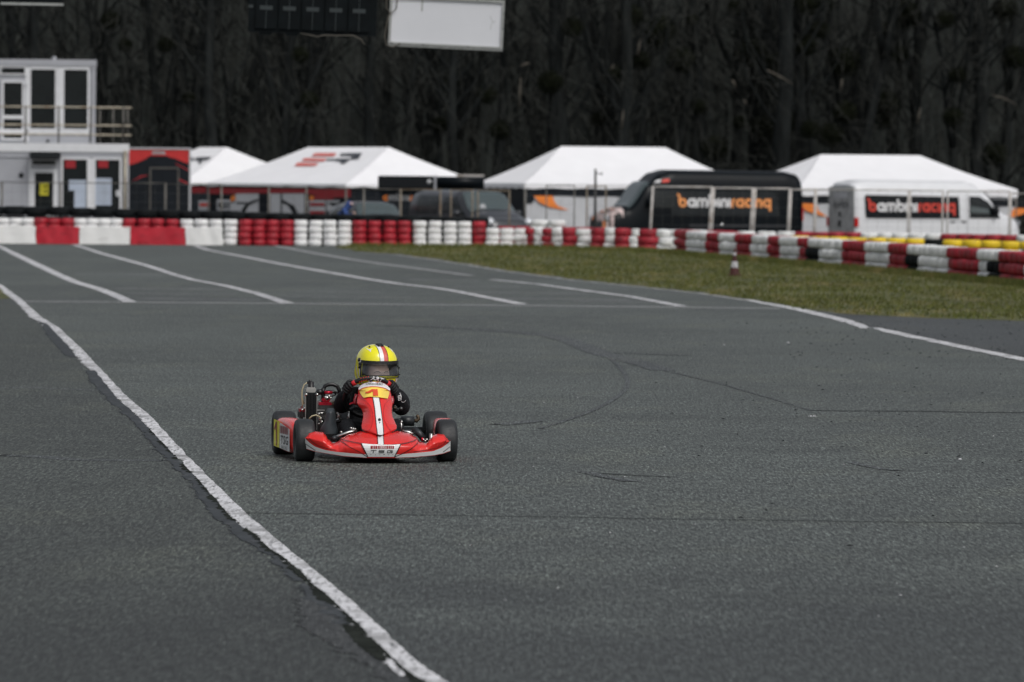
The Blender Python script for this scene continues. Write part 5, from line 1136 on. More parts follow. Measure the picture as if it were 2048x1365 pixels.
0 and nd('shaded_chin', art_join([art_poly([(800, 1072), (900, 1095), (968, 1106), (1030, 1236), (950, 1186), (868, 1144)]), art_poly([(1380, 1113), (1440, 1100), (1500, 1082), (1536, 1066), (1530, 1106), (1475, 1158), (1398, 1200), (1320, 1234)])]), 'k_dred', .002)
nd('lobe_line', art_join([art_ribbon([(446, 1052), (470, 1085), (540, 1130), (640, 1160), (720, 1172)], 5), art_ribbon([(1838, 1060), (1810, 1110), (1740, 1150), (1650, 1168), (1500, 1190)], 5)]), 'k_black', .004)
0 and nd('lobe_panel', art_join([art_poly([(447, 1030), (475, 1042), (560, 1080), (640, 1118), (700, 1150), (720, 1168), (640, 1156), (545, 1127), (474, 1080)]), art_poly([(1836, 1052), (1780, 1082), (1720, 1106), (1620, 1160), (1560, 1178), (1650, 1164), (1738, 1146), (1806, 1106)])]), 'k_dred', .002)
STR = [(1148, 1200, 1010), (1150, 1203, 1060), (1153, 1206, 1118)]
nd('centre_stripe', art_poly([(1138, 985), (1144, 1118), (1200, 1120), (1192, 985)]), 'k_white', .004)
nd('stripe_edge', art_join([art_ribbon([(1136, 985), (1142, 1118)], 5), art_ribbon([(1194, 985), (1202, 1120)], 5)]), 'k_black', .006)
bars = []; x = 1068
for w_, g_ in ((22, 6), (16, 5), (16, 6), (12, 5), (8, 5), (5, 6), (4, 5), (4, 5), (4, 5), (5, 6), (8, 5), (12, 6), (14, 5), (14, 6), (16, 0)):
    bars.append(art_poly([(x, 1133), (x+w_, 1133), (x+w_, 1164), (x, 1164)])); x += w_+g_
nd('barcode_print', art_join(bars), 'k_dred', .008, 60)
def zt(txt, cx, cy, w_, h_, rot=0, bold=0.0, shear=0):
    a = art_text(txt, 1, shear, 1.0, bold); X = [v[0] for v in a[0]]; Y = [v[1] for v in a[0]]; sx_, sy_ = w_/(max(X)-min(X)), h_/(max(Y)-min(Y)); mx, my = (max(X)+min(X))/2, (max(Y)+min(Y))/2
    return art_xf(([((p[0]-mx)*sx_, -(p[1]-my)*sy_) for p in a[0]], a[1]), 1, 1, cx, cy, 0, rot)
# squared T S G drawn as bars
sg_ = lambda L, w=7: [art_ribbon(q, w) for q in L]
nd('lettering', art_join(sg_([[(1070, 1181), (1128, 1181)], [(1100, 1176), (1092, 1208)], [(1150, 1181), (1208, 1181)], [(1153, 1181), (1151, 1192)], [(1150, 1192), (1206, 1192)], [(1202, 1192), (1200, 1203)], [(1148, 1204), (1204, 1204)], [(1238, 1181), (1292, 1181)], [(1242, 1181), (1236, 1204)], [(1234, 1204), (1288, 1204)], [(1284, 1206), (1288, 1192)], [(1264, 1192), (1292, 1192)]])), 'k_black', .008, 60)
nd('lettering', art_join([zt(ch, 1072+i*44, 1222, 10, 9) for i, ch in enumerate('RACING')]), 'k_black', .008, 60)
nd('small_print', art_join([art_ribbon([(412+i*9, 1112+i*6.1), (418+i*9, 1116+i*6.1)], 9) for i in range(11)]), 'k_black', .005, 30)
nd('small_print', art_join([art_ribbon([(1802+i*9, 1192-i*6.8), (1808+i*9, 1187-i*6.8)], 8) for i in range(8)]), 'k_black', .005, 30)
# ---- upright front panel (carries the number)
NL = [(474, 1065), (480, 1030), (492, 997), (515, 962), (545, 942), (600, 938), (640, 931), (690, 927), (712, 938), (745, 968), (785, 988), (830, 990), (870, 982), (920, 974), (950, 977), (972, 1000), (992, 1045), (1006, 1090), (1016, 1140)]
NR = [(474, 1130), (480, 1175), (492, 1208), (515, 1242), (545, 1264), (600, 1275), (640, 1283), (690, 1292), (712, 1290), (745, 1286), (785, 1284), (830, 1292), (870, 1310), (920, 1333), (950, 1333), (972, 1308), (992, 1270), (1006, 1235), (1016, 1190)]
def sy(zx, zy):
    l, r = lerp(NL, zy), lerp(NR, zy); u = (zx-l)/max(1, r-l)*2-1; u = max(-1, min(1, u)); k = (1016-zy)/542
    base = lerp([(0, -.20), (.06, -.15), (.14, -.10), (.3, -.035), (.6, .07), (1, .215)], k); bulge = .075*(1-abs(u)**2.2)
    side = .03*max(0, abs(u)-.45)/.55*(1 if 560 < zy < 900 else .4)   # scooped flanks
    return base-bulge+.04+side
def sfn(u, v):
    zy = 474+542*v; l, r = lerp(NL, zy), lerp(NR, zy)
    if u < .06: p = KP(l, zy, sy(l, zy)); return p+Vector((.004, .03*(1-u/.06), 0))
    if u > .94: p = KP(r, zy, sy(r, zy)); return p+Vector((-.004, .03*(u-.94)/.06, 0))
    zx = l+(r-l)*(u-.06)/.88; return KP(zx, zy, sy(zx, zy))
b = MB(True); b.grid(sfn, 48, 90); PAN = kb(b, 'front_panel', 'k_red')
sdm = lambda off: (lambda zx, zy: KP(zx, zy, sy(zx, zy)-off))
def pd(name, art, m, off=.003, step=14): return decal(name, art, sdm(off), MT[m], PAN, step)
pd('white_band', art_poly([(1065, 476), (1035, 481), (1000, 493), (966, 515), (944, 545), (948, 558), (985, 537), (1030, 525), (1085, 519), (1140, 522), (1190, 531), (1230, 545), (1262, 568), (1266, 548), (1242, 517), (1208, 494), (1172, 481), (1130, 476)]), 'k_white', .012)
pd('number_field', art_poly([(952, 568), (988, 545), (1030, 533), (1085, 527), (1140, 530), (1188, 539), (1226, 553), (1258, 575), (1254, 605), (1240, 645), (1140, 630), (1060, 625), (1000, 636), (985, 625), (965, 595)]), 'k_yellow', .013)
pd('number_border', art_ribbon([(950, 564), (988, 541), (1030, 529), (1085, 523), (1140, 526), (1188, 535), (1226, 549), (1260, 571)], 6), 'k_orange_red', .016)
pd('number', art_join([art_poly([(1090, 549), (1138, 549), (1144, 614), (1094, 614)]), art_poly([(1014, 577), (1046, 570), (1080, 549), (1089.5, 549), (1090.5, 568), (1058, 586), (1016, 591)])]), 'k_orange_red', .021)
pd('lettering', zt('CHODORSKI', 1104, 497, 168, 20, R_(2), .012), 'k_black', .018)
pd('centre_stripe', art_poly([(1092, 622), (1152, 630), (1166, 720), (1176, 800), (1186, 880), (1194, 960), (1195, 1010), (1140, 1015), (1132, 940), (1122, 840), (1112, 740), (1100, 670)]), 'k_white', .005)
pd('stripe_edge', art_join([art_ribbon([(1088, 622), (1097, 670), (1109, 740), (1119, 840), (1129, 940), (1138, 1014)], 7), art_ribbon([(1155, 630), (1169, 720), (1180, 800), (1190, 880), (1198, 960), (1200, 1010)], 7)]), 'k_black', .007)
pd('panel_line', art_join([art_ribbon([(938, 600), (965, 640), (1020, 670), (1065, 720), (1088, 790), (1092, 860), (1075, 930), (1038, 985)], 3.5), art_ribbon([(1275, 640), (1240, 670), (1210, 710), (1195, 780), (1205, 860), (1240, 930), (1275, 975)], 3.5)]), 'k_dred', .004)
pd('lower_edge', art_ribbon([(978, 955), (1002, 978), (1046, 996), (1092, 1010), (1140, 1016), (1190, 1016), (1236, 1009), (1272, 994), (1310, 974), (1332, 952)], 7), 'k_black', .006)
pd('bolt', art_join([art_poly(arc(1157, 858, 15, 0, 342, 19)), art_poly(arc(1160, 888, 6, 0, 330, 9))]), 'k_black', .008, 30)
# red edge of the inner bodywork behind the panel
b = MB(True); b.tube([KP(925, 600, .30), KP(908, 660, .30), KP(912, 700, .28)], .010, 8); b.tube([KP(1282, 620, .30), KP(1290, 670, .30), KP(1284, 700, .28)], .010, 8); kb(b, 'panel_bracket', 'k_dred')
# ---- steering wheel
SWT = R_(38); SC_ = KP(1075, 438, .255); SR = .150
SWC = SC_-Vector((0, -SR*math.sin(SWT), SR*math.cos(SWT)))
def sw(a, r=SR, off=0): return SWC+Vector((r*math.cos(a), 0, 0))+Vector((0, -math.sin(SWT), math.cos(SWT)))*(r*math.sin(a))+Vector((0, math.cos(SWT), math.sin(SWT)))*off
b = MB(True); pts = [sw(2*math.pi*i/48) for i in range(49)]; b.tube(pts, .0150, 12, False); SWO = kb(b, 'steering_wheel', 'k_black')
for a0, a1 in ((128, 136), (42, 50)):
    b = MB(True); b.tube([sw(R_(a0+(a1-a0)*i/4)) for i in range(5)], .0165, 12, True); kb(b, 'grip_band', 'grip_red', SWO)
b = MB(True)
for a in (90, 210, 330): b.tube([sw(R_(a)), sw(R_(a), .04, -.02)], .009, 8)
b.tube([sw(0, 0, -.035), sw(0, 0, 0)], .045, 16); b.tube([sw(0, 0, -.03), Vector((0, .02, .10))], .011, 10); kb(b, 'steering_column', 'k_black', SWO)
b = MB(True)
def rimtxt(name, txt, a0, a1, m, hgt=.020):
    A = art_text(txt, 1, .25, 1.0, .02); X = [v[0] for v in A[0]]; Y = [v[1] for v in A[0]]
    w_ = max(X)-min(X)
    def fm_(u, v):
        a = R_(a0+(a1-a0)*(u-min(X))/w_); k = (v-min(Y))/(max(Y)-min(Y)); th = R_(-5+k*85)     # wrap round the front and top of the rim
        up = Vector((0, -math.sin(SWT), math.cos(SWT))); fwd = Vector((0, -math.cos(SWT), -math.sin(SWT)))
        e = (Vector((1, 0, 0))*math.cos(a)+up*math.sin(a)); return sw(a)+(fwd*math.cos(th)+e*math.sin(th))*.0172
    return decal(name, A, fm_, MT[m], SWO)
rimtxt('lettering', '////', 120, 95, 'k_orange_red'); rimtxt('lettering', 'ART', 93, 62, 'k_white')
# ---- side pods
def pod(sgn, x_in, x_out):
    def fn(u, v):      # u front..rear, v round the section
        y = .16+.54*u; a = v*2*math.pi; hx = (x_out-x_in)/2; cx = (x_in+x_out)/2; hz = .088+.012*math.sin(u*math.pi); cz = .125
        e = .45; ca, sa = math.cos(a), math.sin(a); k = 1-.25*(abs(2*u-1)**6)
        return (cx+hx*k*(abs(ca)**e)*(1 if ca > 0 else -1)+sgn*.03*(u-.5)*2, y, cz+hz*k*(abs(sa)**e)*(1 if sa > 0 else -1)+.018*u)
    b = MB(True); b.grid(fn, 24, 32); b.poly([fn(0, k/32) for k in range(32)]); b.poly([fn(1, k/32) for k in range(32)]); o = kb(b, 'side_pod', 'k_red'); return o
PO = kx(128, .66)+.008-.028
podL = pod(-1, fl+.03, PO+.028); podR = pod(1, kx(1722, .3), kx(1890, .5))
xo = lambda u: PO+.028-.03*(2*u-1)
pmap = lambda off: (lambda y, z: (PO+.028-.03*((y-.16)/.54*2-1)-off, y, z))
def pl(name, art, m, off=.003): return decal(name, art, pmap(off), MT[m], podL, .05)
pl('number_field', art_poly([(.50, .055), (.50, .215), (.67, .222), (.67, .06)]), 'pod_yellow', .004)
pl('number', art_join([art_poly([(.600, .210), (.570, .210), (.565, .065), (.592, .065)]), art_poly([(.655, .165), (.625, .19), (.601, .210), (.597, .175), (.630, .155)])]), 'k_dred', .006)
pl('white_panel', art_poly([(.20, .045), (.20, .180), (.492, .21), (.492, .055)]), 'k_white', .004)
pl('barcode_print', art_join([art_poly([(.475-i*.022, .145), (.475-i*.022, .19), (.475-i*.022-(.014 if i % 3 else .008), .19), (.475-i*.022-(.014 if i % 3 else .008), .145)]) for i in range(11)]), 'k_dred', .006)
A = art_text('TSG', .115, .1, 1.15, .002); pl('lettering', art_xf(A, -1, .62, .345, .105), 'k_black', .006)
A = art_text('RACING', .03, 0, 1.4); pl('lettering', art_xf(A, -1.2, 1, .345, .062), 'k_black', .006)
# ---- chassis, floor, axle, bumper
b = MB(True)
for s in (-1, 1):
    b.tube([(s*.10, -.16, .05), (s*.13, -.05, .05), (s*.18, .10, .045), (s*.27, .30, .045), (s*.29, .60, .045), (s*.24, .95, .07)], .014, 10)
b.tube([(-.27, .62, .045), (.27, .62, .045)], .014, 10); b.tube([(-.16, .05, .045), (.16, .05, .045)], .014, 10); b.tube([(-.24, .95, .07), (-.10, 1.0, .09), (.10, 1.0, .09), (.24, .95, .07)], .014, 10)
b.tube([(-.10, -.16, .05), (.10, -.16, .05)], .012, 10); kb(b, 'chassis_frame', 'k_steel')
b = MB(); b.box(-.17, .17, -.13, .42, .026, .030); kb(b, 'floor_tray', 'k_steel')
b = MB(True); b.tube([(rl_, WB, RB), (rr__, WB, RB)], .015, 12); kb(b, 'rear_axle', 'k_metal')
b = MB(True); b.lathe([(.02, -.004), (.088, -.004), (.088, .004), (.02, .004)], 30, (-.19, WB, RB), 'X'); kb(b, 'sprocket', 'k_steel')
b = MB(True); b.lathe([(.02, -.004), (.075, -.004), (.075, .004), (.02, .004)], 30, (.14, WB, RB), 'X'); kb(b, 'brake_disc', 'k_steel')
b = MB(); b.box(kx(1395, 1.0), kx(1640, 1.0), .97, 1.02, kz(965, 1.0), kz(930, 1.0)); kb(b, 'rear_bumper', 'k_plastic', bevel=.008)
b = MB(); b.box(kx(330, 1.0), kx(700, 1.0), .97, 1.02, kz(965, 1.0), kz(930, 1.0)); kb(b, 'rear_bumper', 'k_plastic', bevel=.008)
# stub axles, uprights, tie rods
for s, wx in ((-1, fl), (1, fr)):
    b = MB(True); ix = wx-s*.09; b.tube([(ix, 0, .085), (ix, 0, .165)], .013, 10); b.tube([(ix, 0, RF), (wx, 0, RF)], .012, 10); b.tube([(ix-s*.02, .02, .10), (s*.16, .05, .055)], .014, 8); kb(b, 'stub_axle', 'k_metal')
    b = MB(True); b.tube([(ix, .05, .10), (s*.03, .07, .11)], .007, 8); b.lathe([(.001, -.012), (.013, -.008), (.013, .008), (.001, .012)], 10, (ix, .05, .10), 'Z'); kb(b, 'tie_rod', 'k_metal')
b = MB(True); b.tube([KP(705, 1040, .02), KP(850, 985, .04), KP(930, 972, .04)], .010, 8); b.tube([KP(1385, 975, .04), KP(1450, 985, .04), KP(1500, 1005, .03)], .010, 8); kb(b, 'front_hoop', 'k_metal')
b = MB(True); b.tube([KP(680, 1060, 0), KP(720, 1035, .01)], .016, 8); b.tube([KP(1500, 960, .05), KP(1560, 1000, .03), KP(1600, 1050, .02)], .022, 8); b.tube([KP(1400, 975, .1), KP(1500, 985, .05)], .014, 8); kb(b, 'front_knuckle', 'k_plastic')
b = MB(True)
for zx, zy, y in ((1600, 1060, 0), (1620, 1075, 0), (1635, 1060, 0), (1380, 880, .12), (1375, 900, .12), (1485, 980, .05), (890, 950, .05), (870, 945, .05), (910, 955, .05), (770, 985, .05)):
    c = KP(zx, zy, y); b.lathe([(.001, -.010), (.008, -.008), (.008, .008), (.001, .010)], 8, c, 'Y')
b.tube([KP(1380, 860, .12), KP(1378, 985, .10)], .004, 6); kb(b, 'bolts', 'k_metal')
b = MB(True); b.tube([KP(1590, 1040, -.01), KP(1590, 1080, -.01)], .007, 8); kb(b, 'red_clamp', 'k_anod')
b = MB(True)
for s in (-1, 1): b.tube([(s*.10, -.06, .04), (s*.10, -.09, .13), (s*.13, -.10, .15)], .007, 8)
kb(b, 'pedals', 'k_metal')
b = MB(); b.box(-.07, .07, .12, .34, .05, .22); kb(b, 'fuel_tank', 'k_plastic', bevel=.02)
# ---- seat
def seatf(u, v):
    a = (v-.5)*math.pi*1.05; k = u                   # u 0 front edge .. 1 top of the back
    y = .36+.30*min(1, k/.55)+.14*max(0, k-.55)/.45; zc = .05+.34*max(0, k-.45)**1.2/.55**1.2; w_ = .155
    side = (abs(math.sin(a)))**2.2*(.17-.02*k)*(1-max(0, k-.45)/.56)
    return (w_*math.sin(a), y-.05*side/.17*k, zc+side)
b = MB(True); b.grid(seatf, 22, 24); b.grid(lambda u, v: Vector(seatf(u, v))+Vector((0, .010, -.008)), 22, 24, flip=True); kb(b, 'seat', 'k_plastic')
# smooth grey guard that stands left of the driver
SB = [(640, 745), (662, 738), (688, 742), (705, 765), (712, 820), (716, 880), (728, 930), (752, 985), (748, 1010), (560, 1000), (552, 965), (568, 925), (600, 870), (604, 800), (616, 765)]
b = MB(True)
def sbf(u, v):
    zy = 742+262*v; L = lerp([(742, 632), (765, 622), (800, 614), (870, 600), (925, 572), (965, 555), (1004, 556)], zy); Rr = lerp([(742, 694), (765, 706), (820, 712), (880, 716), (930, 728), (985, 752), (1004, 750)], zy)
    a = u*2*math.pi; c = (L+Rr)/2; h = (Rr-L)/2; top = math.sqrt(max(.02, min(1, v*6)))
    return KP(c-h*math.cos(a), zy, .34-.06*math.sin(a)*top)
b.grid(sbf, 32, 24); b.poly([sbf(k/32, 0) for k in range(32)]); b.poly([sbf(k/32, 1) for k in range(32)]); kb(b, 'side_guard', 'guard_grey')
# ---- radiator and engine
def kbox(name, zx0, zx1, zy0, zy1, y, d, m, bevel=.003, par=None):
    b = MB(); a, c = KP(zx0, zy1, y), KP(zx1, zy0, y); b.box(a.x, c.x, y, y+d, a.z, c.z); return kb(b, name, m, par, bevel)
rad = kbox('radiator', 412, 528, 585, 968, .55, .035, 'dark_metal', .004); kbox('top_tank', 414, 516, 532, 584, .545, .05, 'k_metal', .006, rad); kbox('frame_left', 407, 415, 586, 968, .54, .05, 'k_metal', .002, rad); kbox('frame_right', 520, 529, 590, 968, .54, .05, 'k_metal', .002, rad)
b = MB()
for i in range(7): a, c = KP(421+i*14.5, 965, .545), KP(425+i*14.5, 592, .545); b.box(a.x, c.x, .538, .549, a.z, c.z)
kb(b, 'cooling_fins', 'k_steel', rad)
b = MB(True); p = KP(466, 508, .57); b.lathe([(.001, .022), (.018, .020), (.019, -.022), (.022, -.024)], 16, p, 'Z'); b.lathe([(.001, .03), (.010, .028), (.010, .02)], 10, p+Vector((-.006, 0, .002)), 'Z'); kb(b, 'filler_cap', 'k_black', rad)
b = MB(True)
for zx in (417, 527): c = KP(zx, 605, .54); b.lathe([(.001, -.008), (.009, -.006), (.009, .01)], 10, c, 'Y')
kb(b, 'bolt', 'k_metal', rad)
b = MB(True); b.tube([KP(470, 478, .58), KP(430, 480, .58), KP(395, 505, .58), KP(376, 560, .58), KP(373, 640, .58), KP(380, 700, .58), KP(378, 725, .58)], .0042, 8); b.tube([KP(395, 700, .58), KP(372, 620, .59), KP(372, 560, .59)], .0038, 8)
b.tube([KP(445, 850, .50), KP(475, 822, .50), KP(515, 812, .50), KP(555, 830, .50), KP(560, 860, .50)], .0042, 8); kb(b, 'overflow_hose', 'k_tube')
b = MB(True); b.tube([KP(425, 484, .58), KP(470, 478, .58)], .008, 8); b.tube([KP(528, 580, .60), KP(590, 580, .62)], .017, 12); b.tube([KP(590, 600, .62), KP(588, 560, .62), KP(605, 520, .62), KP(645, 502, .62), KP(690, 503, .62), KP(730, 520, .62), KP(752, 560, .62), KP(750, 600, .62)], .012, 12)
b.tube([KP(588, 540, .62), KP(590, 690, .62)], .014, 10); b.tube([KP(620, 575, .60), KP(690, 575, .60), KP(725, 592, .60)], .009, 8); b.tube([KP(640, 660, .6), KP(660, 635, .6), KP(690, 615, .6), KP(720, 605, .6)], .005, 8); kb(b, 'rubber_hoses', 'k_black')
b = MB(True); b.tube([KP(600, 583, .59), KP(680, 585, .59)], .010, 10); kb(b, 'hose_clamp', 'k_anod')
eng = kbox('engine_block', 535, 735, 690, 870, .56, .16, 'k_steel', .01)
kbox('cylinder_head', 545, 680, 682, 722, .555, .15, 'k_anod', .006, eng); kbox('cylinder_head_cap', 575, 660, 640, 680, .57, .10, 'k_anod', .006, eng); kbox('clutch_cover', 352, 408, 725, 850, .60, .12, 'k_anod', .015, eng); kbox('clutch_dark', 348, 405, 765, 852, .592, .13, 'k_black', .01, eng); kbox('engine_strap', 520, 605, 758, 770, .55, .02, 'k_metal', .002, eng)
kbox('inlet_box', 655, 745, 690, 780, .58, .14, 'k_black', .012, eng); kbox('carburettor', 650, 715, 655, 690, .57, .05, 'k_metal', .006, eng); kbox('brass_fitting', 680, 705, 680, 715, .55, .03, 'k_brass', .004, eng)
b = MB(True)
for zx, zy, r_ in ((625, 640, .014), (612, 632, .009), (648, 622, .009), (664, 640, .008), (376, 758, .008), (398, 742, .006), (545, 800, .008), (560, 850, .012), (575, 880, .009), (735, 790, .008), (760, 805, .006), (742, 830, .007), (758, 850, .009), (840, 850, .007), (845, 870, .006), (775, 880, .006), (545, 900, .007), (850, 880, .01), (842, 820, .005)):
    c = KP(zx, zy, .52); b.lathe([(.001, -.01), (r_, -.007), (r_, .01), (.001, .012)], 10, c, 'Y')
b.tube([KP(735, 770, .5), KP(760, 870, .5)], .005, 6); b.tube([KP(850, 760, .4), KP(842, 900, .4)], .006, 6); b.tube([KP(534, 790, .53), KP(610, 795, .53)], .006, 6); kb(b, 'engine_bolts', 'k_metal', eng)
b = MB(True); b.tube([KP(640, 850, .6), KP(600, 870, .55), KP(640, 900, .55), KP(720, 880, .5), KP(800, 860, .5)], .010, 8); b.tube([KP(760, 900, .4), KP(800, 940, .3), KP(830, 960, .2)], .006, 8); kb(b, 'cables', 'k_black', eng)
b = MB(); b.box(kx(530, .60), kx(800, .60), .56, .74, .07, .22); kb(b, 'engine_mount', 'k_steel', eng, .01)
b = MB(True); b.tube([KP(1375, 872, .78), KP(1505, 872, .78)], .031, 20); b.tube([KP(1325, 880, .78), KP(1380, 872, .78)], .02, 14); EX = kb(b, 'exhaust_silencer', 'k_plastic')
b = MB(True); b.tube([KP(1500, 868, .78), KP(1530, 870, .78), KP(1550, 852, .78), KP(1546, 826, .78), KP(1530, 814, .78)], .013, 12, True, [.011, .013, .013, .011, .009]); kb(b, 'exhaust_outlet', 'k_brass', EX)
b = MB(True); b.tube([KP(860, 760, .36), KP(905, 730, .36), KP(960, 735, .36)], .014, 10); b.tube([KP(1290, 760, .36), KP(1350, 760, .36), KP(1378, 745, .36)], .013, 10); kb(b, 'seat_stay', 'k_plastic')
b = MB(True); b.tube([KP(1300, 715, .34), KP(1320, 720, .34), KP(1348, 762, .34), KP(1300, 768, .34)], .004, 6); b.lathe([(.001, -.01), (.012, -.008), (.012, .01)], 10, KP(1375, 748, .33), 'Y'); kb(b, 'gear_plate', 'k_steel')
b = MB(True); b.tube([KP(1298, 738, .33), KP(1325, 748, .33)], .006, 6); b.lathe([(.001, -.01), (.010, -.006), (.010, .01)], 10, KP(1310, 742, .33), 'Y'); kb(b, 'brass_knob', 'k_brass')
# ============================================================ DRIVER
DO = Vector((0, .5, .035)); DR = thing('person', 'child driver in a black suit and yellow full-face helmet steering the kart', 'person', KM @ DO, KYAW)
def dl(o): o.location = Vector(o.location)-DO; return o
def sk(name, N, E, m, par=DR, sub=2, root=None): 
    o = skin_mesh(name, N, E, m, par, root, sub); return dl(o) if par is DR else o
hL, hR = sw(R_(150)), sw(R_(30))
eL, eR = KP(770, 745, .47), KP(1385, 770, .47); shL, shR = KP(880, 590, .60), KP(1290, 590, .60)
mL = shL.lerp(eL, .5)+Vector((-.022, 0, .012)); mR = shR.lerp(eR, .5)+Vector((.026, 0, .012))
nk = KP(1130, 540, .57)
N = {'pel': ((0, .60, .13), .095), 'bel': ((0, .62, .22), .10), 'che': ((.0, .61, .32), .105), 'nec': (nk, .05), 'hd': (nk+Vector((0, -.01, .07)), .055),
     'sl': (shL, .062), 'ml': (mL, .060), 'el': (eL, .052), 'fl': (eL.lerp(hL, .55)+Vector((-.012, 0, .0)), .044), 'wl': (hL+(eL-hL).normalized()*.05+Vector((0, .02, 0)), .030),
     'sr': (shR, .062), 'mr': (mR, .062), 'er': (eR, .054), 'fr': (eR.lerp(hR, .55)+Vector((.012, 0, 0)), .044), 'wr': (hR+(eR-hR).normalized()*.05+Vector((0, .02, 0)), .030),
     'tl': ((-.09, .52, .13), .075), 'kl': ((-.15, .27, .20), .055), 'cl': ((-.135, .12, .13), .045), 'al': ((-.12, .0, .08), .032), 'tr': ((.09, .52, .13), .075), 'kr': ((.15, .27, .20), .055), 'cr': ((.135, .12, .13), .045), 'ar': ((.12, .0, .08), .032)}
E = [('pel', 'bel'), ('bel', 'che'), ('che', 'nec'), ('nec', 'hd'), ('che', 'sl'), ('sl', 'ml'), ('ml', 'el'), ('el', 'fl'), ('fl', 'wl'), ('che', 'sr'), ('sr', 'mr'), ('mr', 'er'), ('er', 'fr'), ('fr', 'wr'), ('pel', 'tl'), ('tl', 'kl'), ('kl', 'cl'), ('cl', 'al'), ('pel', 'tr'), ('tr', 'kr'), ('kr', 'cr'), ('cr', 'ar')]
sk('suit', N, E, MT['suit'])
for s, a in ((-1, (-.12, 0, .08)), (1, (.12, 0, .08))):
    a = Vector(a); sk('boot', {'a': (a, .034), 'h': (a+Vector((0, .01, -.025)), .03), 'm': (a+Vector((0, -.05, .01)), .027), 't': (a+Vector((0, -.09, .035)), .020)}, [('a', 'h'), ('a', 'm'), ('m', 't')], MT['glove'])
# gloved hands: palm, four fingers curled round the rim, thumb
def hand(a0, s, wrist):
    up = Vector((0, -math.sin(SWT), math.cos(SWT))); nrm = Vector((0, math.cos(SWT), math.sin(SWT)))   # towards the driver
    N = {'w': (wrist, .021)}; E = []
    e0 = Vector((1, 0, 0))*math.cos(R_(a0))+up*math.sin(R_(a0))
    N['p'] = (sw(R_(a0))+e0*.030+nrm*.016, .019); N['w2'] = (wrist.lerp(N['p'][0], .55), .020); E += [('w', 'w2'), ('w2', 'p')]
    for i, L in enumerate((1.0, 1.06, 1.0, .85)):
        a = R_(a0+s*(-9+6.2*i)*-1); e = Vector((1, 0, 0))*math.cos(a)+up*math.sin(a); c = sw(a); r = .027
        k = 'f%d' % i
        N[k+'a'] = (c+e*r*.95+nrm*.004, .0095)
        for j, th in enumerate((35, 85, 140)):
            t = R_(th*L); N[k+'bcd'[j]] = (c+(e*math.cos(t)-nrm*math.sin(t))*r, (.0090, .0085, .0075)[j])
        E += [('p', k+'a'), (k+'a', k+'b'), (k+'b', k+'c'), (k+'c', k+'d')]
    a = R_(a0+s*-16); e = Vector((1, 0, 0))*math.cos(a)+up*math.sin(a); c = sw(R_(a0+s*-12))
    N['ta'] = (c+e*.018+nrm*.022, .0105); N['tb'] = (c-e*.010+nrm*.026, .0095); N['tc'] = (c-e*.024+nrm*.010, .0085); E += [('p', 'ta'), ('ta', 'tb'), ('tb', 'tc')]
    return sk('glove', N, E, MT['glove'], sub=1)
hand(150, 1, N['wl'][0]); hand(30, -1, N['wr'][0])
b = MB(True); c = KP(932, 487, .27); b.tube([c+Vector((-.012, 0, -.004)), c+Vector((.014, 0, .003))], .007, 8); dl(b.build('glove_logo', MT['yellow'], DR))
# red piping on the chest and sleeve print
b = MB(True); b.tube([KP(820, 745, .44), KP(850, 715, .45), KP(905, 690, .47)], .012, 8); dl(b.build('red_belt', MT['k_anod'], DR))
def sleeve(zx, zy):
    return KP(zx, zy, .405)
A = art_join([art_ribbon([(1345, 615), (1350, 665)], 5), art_ribbon([(1350, 618), (1372, 612)], 6), art_ribbon([(1352, 632), (1374, 628)], 5), art_ribbon([(1353, 646), (1376, 640)], 5), art_ribbon([(1355, 660), (1378, 655)], 5), art_ribbon([(1360, 590), (1376, 622), (1372, 650)], 4), art_ribbon([(1376, 672), (1392, 682), (1408, 676), (1420, 660)], 4)])
SLV = None
bpy.context.view_layer.update()
suit_o = [o for o in DR.children if o.name.startswith('suit')][0]
def on_suit(zx, zy):
    m = suit_o.matrix_world.inverted(); d = ray(530+zx/5.055, 670+zy/5.055).normalized(); hit, loc, nrm, _ = suit_o.ray_cast(m @ CAMP, (m.to_3x3() @ d).normalized())
    return (loc+nrm*.003) if hit else None
ok = []
V2 = [on_suit(x, y) for x, y in A[0]]; Fk = [f_ for f_ in A[1] if all(V2[i] is not None for i in f_)]
me = bpy.data.meshes.new('sleeve_print'); me.from_pydata([tuple(v or (0, 0, 0)) for v in V2], [], Fk); me.materials.append(MT['k_white']); o = link_mesh('sleeve_print', me, DR); o.location = suit_o.location
# ---- helmet
HC = KP(1127, 310, .50); HB = bpy.data.objects.new('helmet', None)
HRX, HRY, HRZ = .1215, .142, .128
def hp(az, el, k=1.0):
    d = Vector((math.sin(az)*math.cos(el), -math.cos(az)*math.cos(el), math.sin(el)))
    fr_ = max(0, math.cos(az))*max(0, math.cos(el)); chin = .016*fr_**3*max(0, min(1, (-math.sin(el)-.15)/.35)); n = 2.3+.9*max(0, min(1, -d.z*3))
    q = (abs(d.x/HRX)**n+abs(d.y/HRY)**n+abs(d.z/(HRZ*(1.13 if d.z < 0 else 1)))**n)**(-1/n); p = d*q*k; p += Vector((0, -1, 0))*chin
    p.x *= 1-.06*max(0, -d.z-.4)
    return p
ZT, ZB, AZM = .029, -.053, R_(60)
b = MB(True); EB = R_(-67)
def keep(u, v):
    az = (u*2-1)*math.pi; el = EB+(math.pi/2-EB)*v; p = hp(az, el); return not (abs(az) < AZM and ZB < p.z < ZT)
b.grid(lambda u, v: hp((u*2-1)*math.pi, EB+(math.pi/2-EB)*v), 120, 90, keep)
HEL = b.build('helmet', MT['helmet_yellow'], DR, fix=True)
HEL.location = HC-DO; HEL.rotation_euler = (R_(3), 0, R_(14))
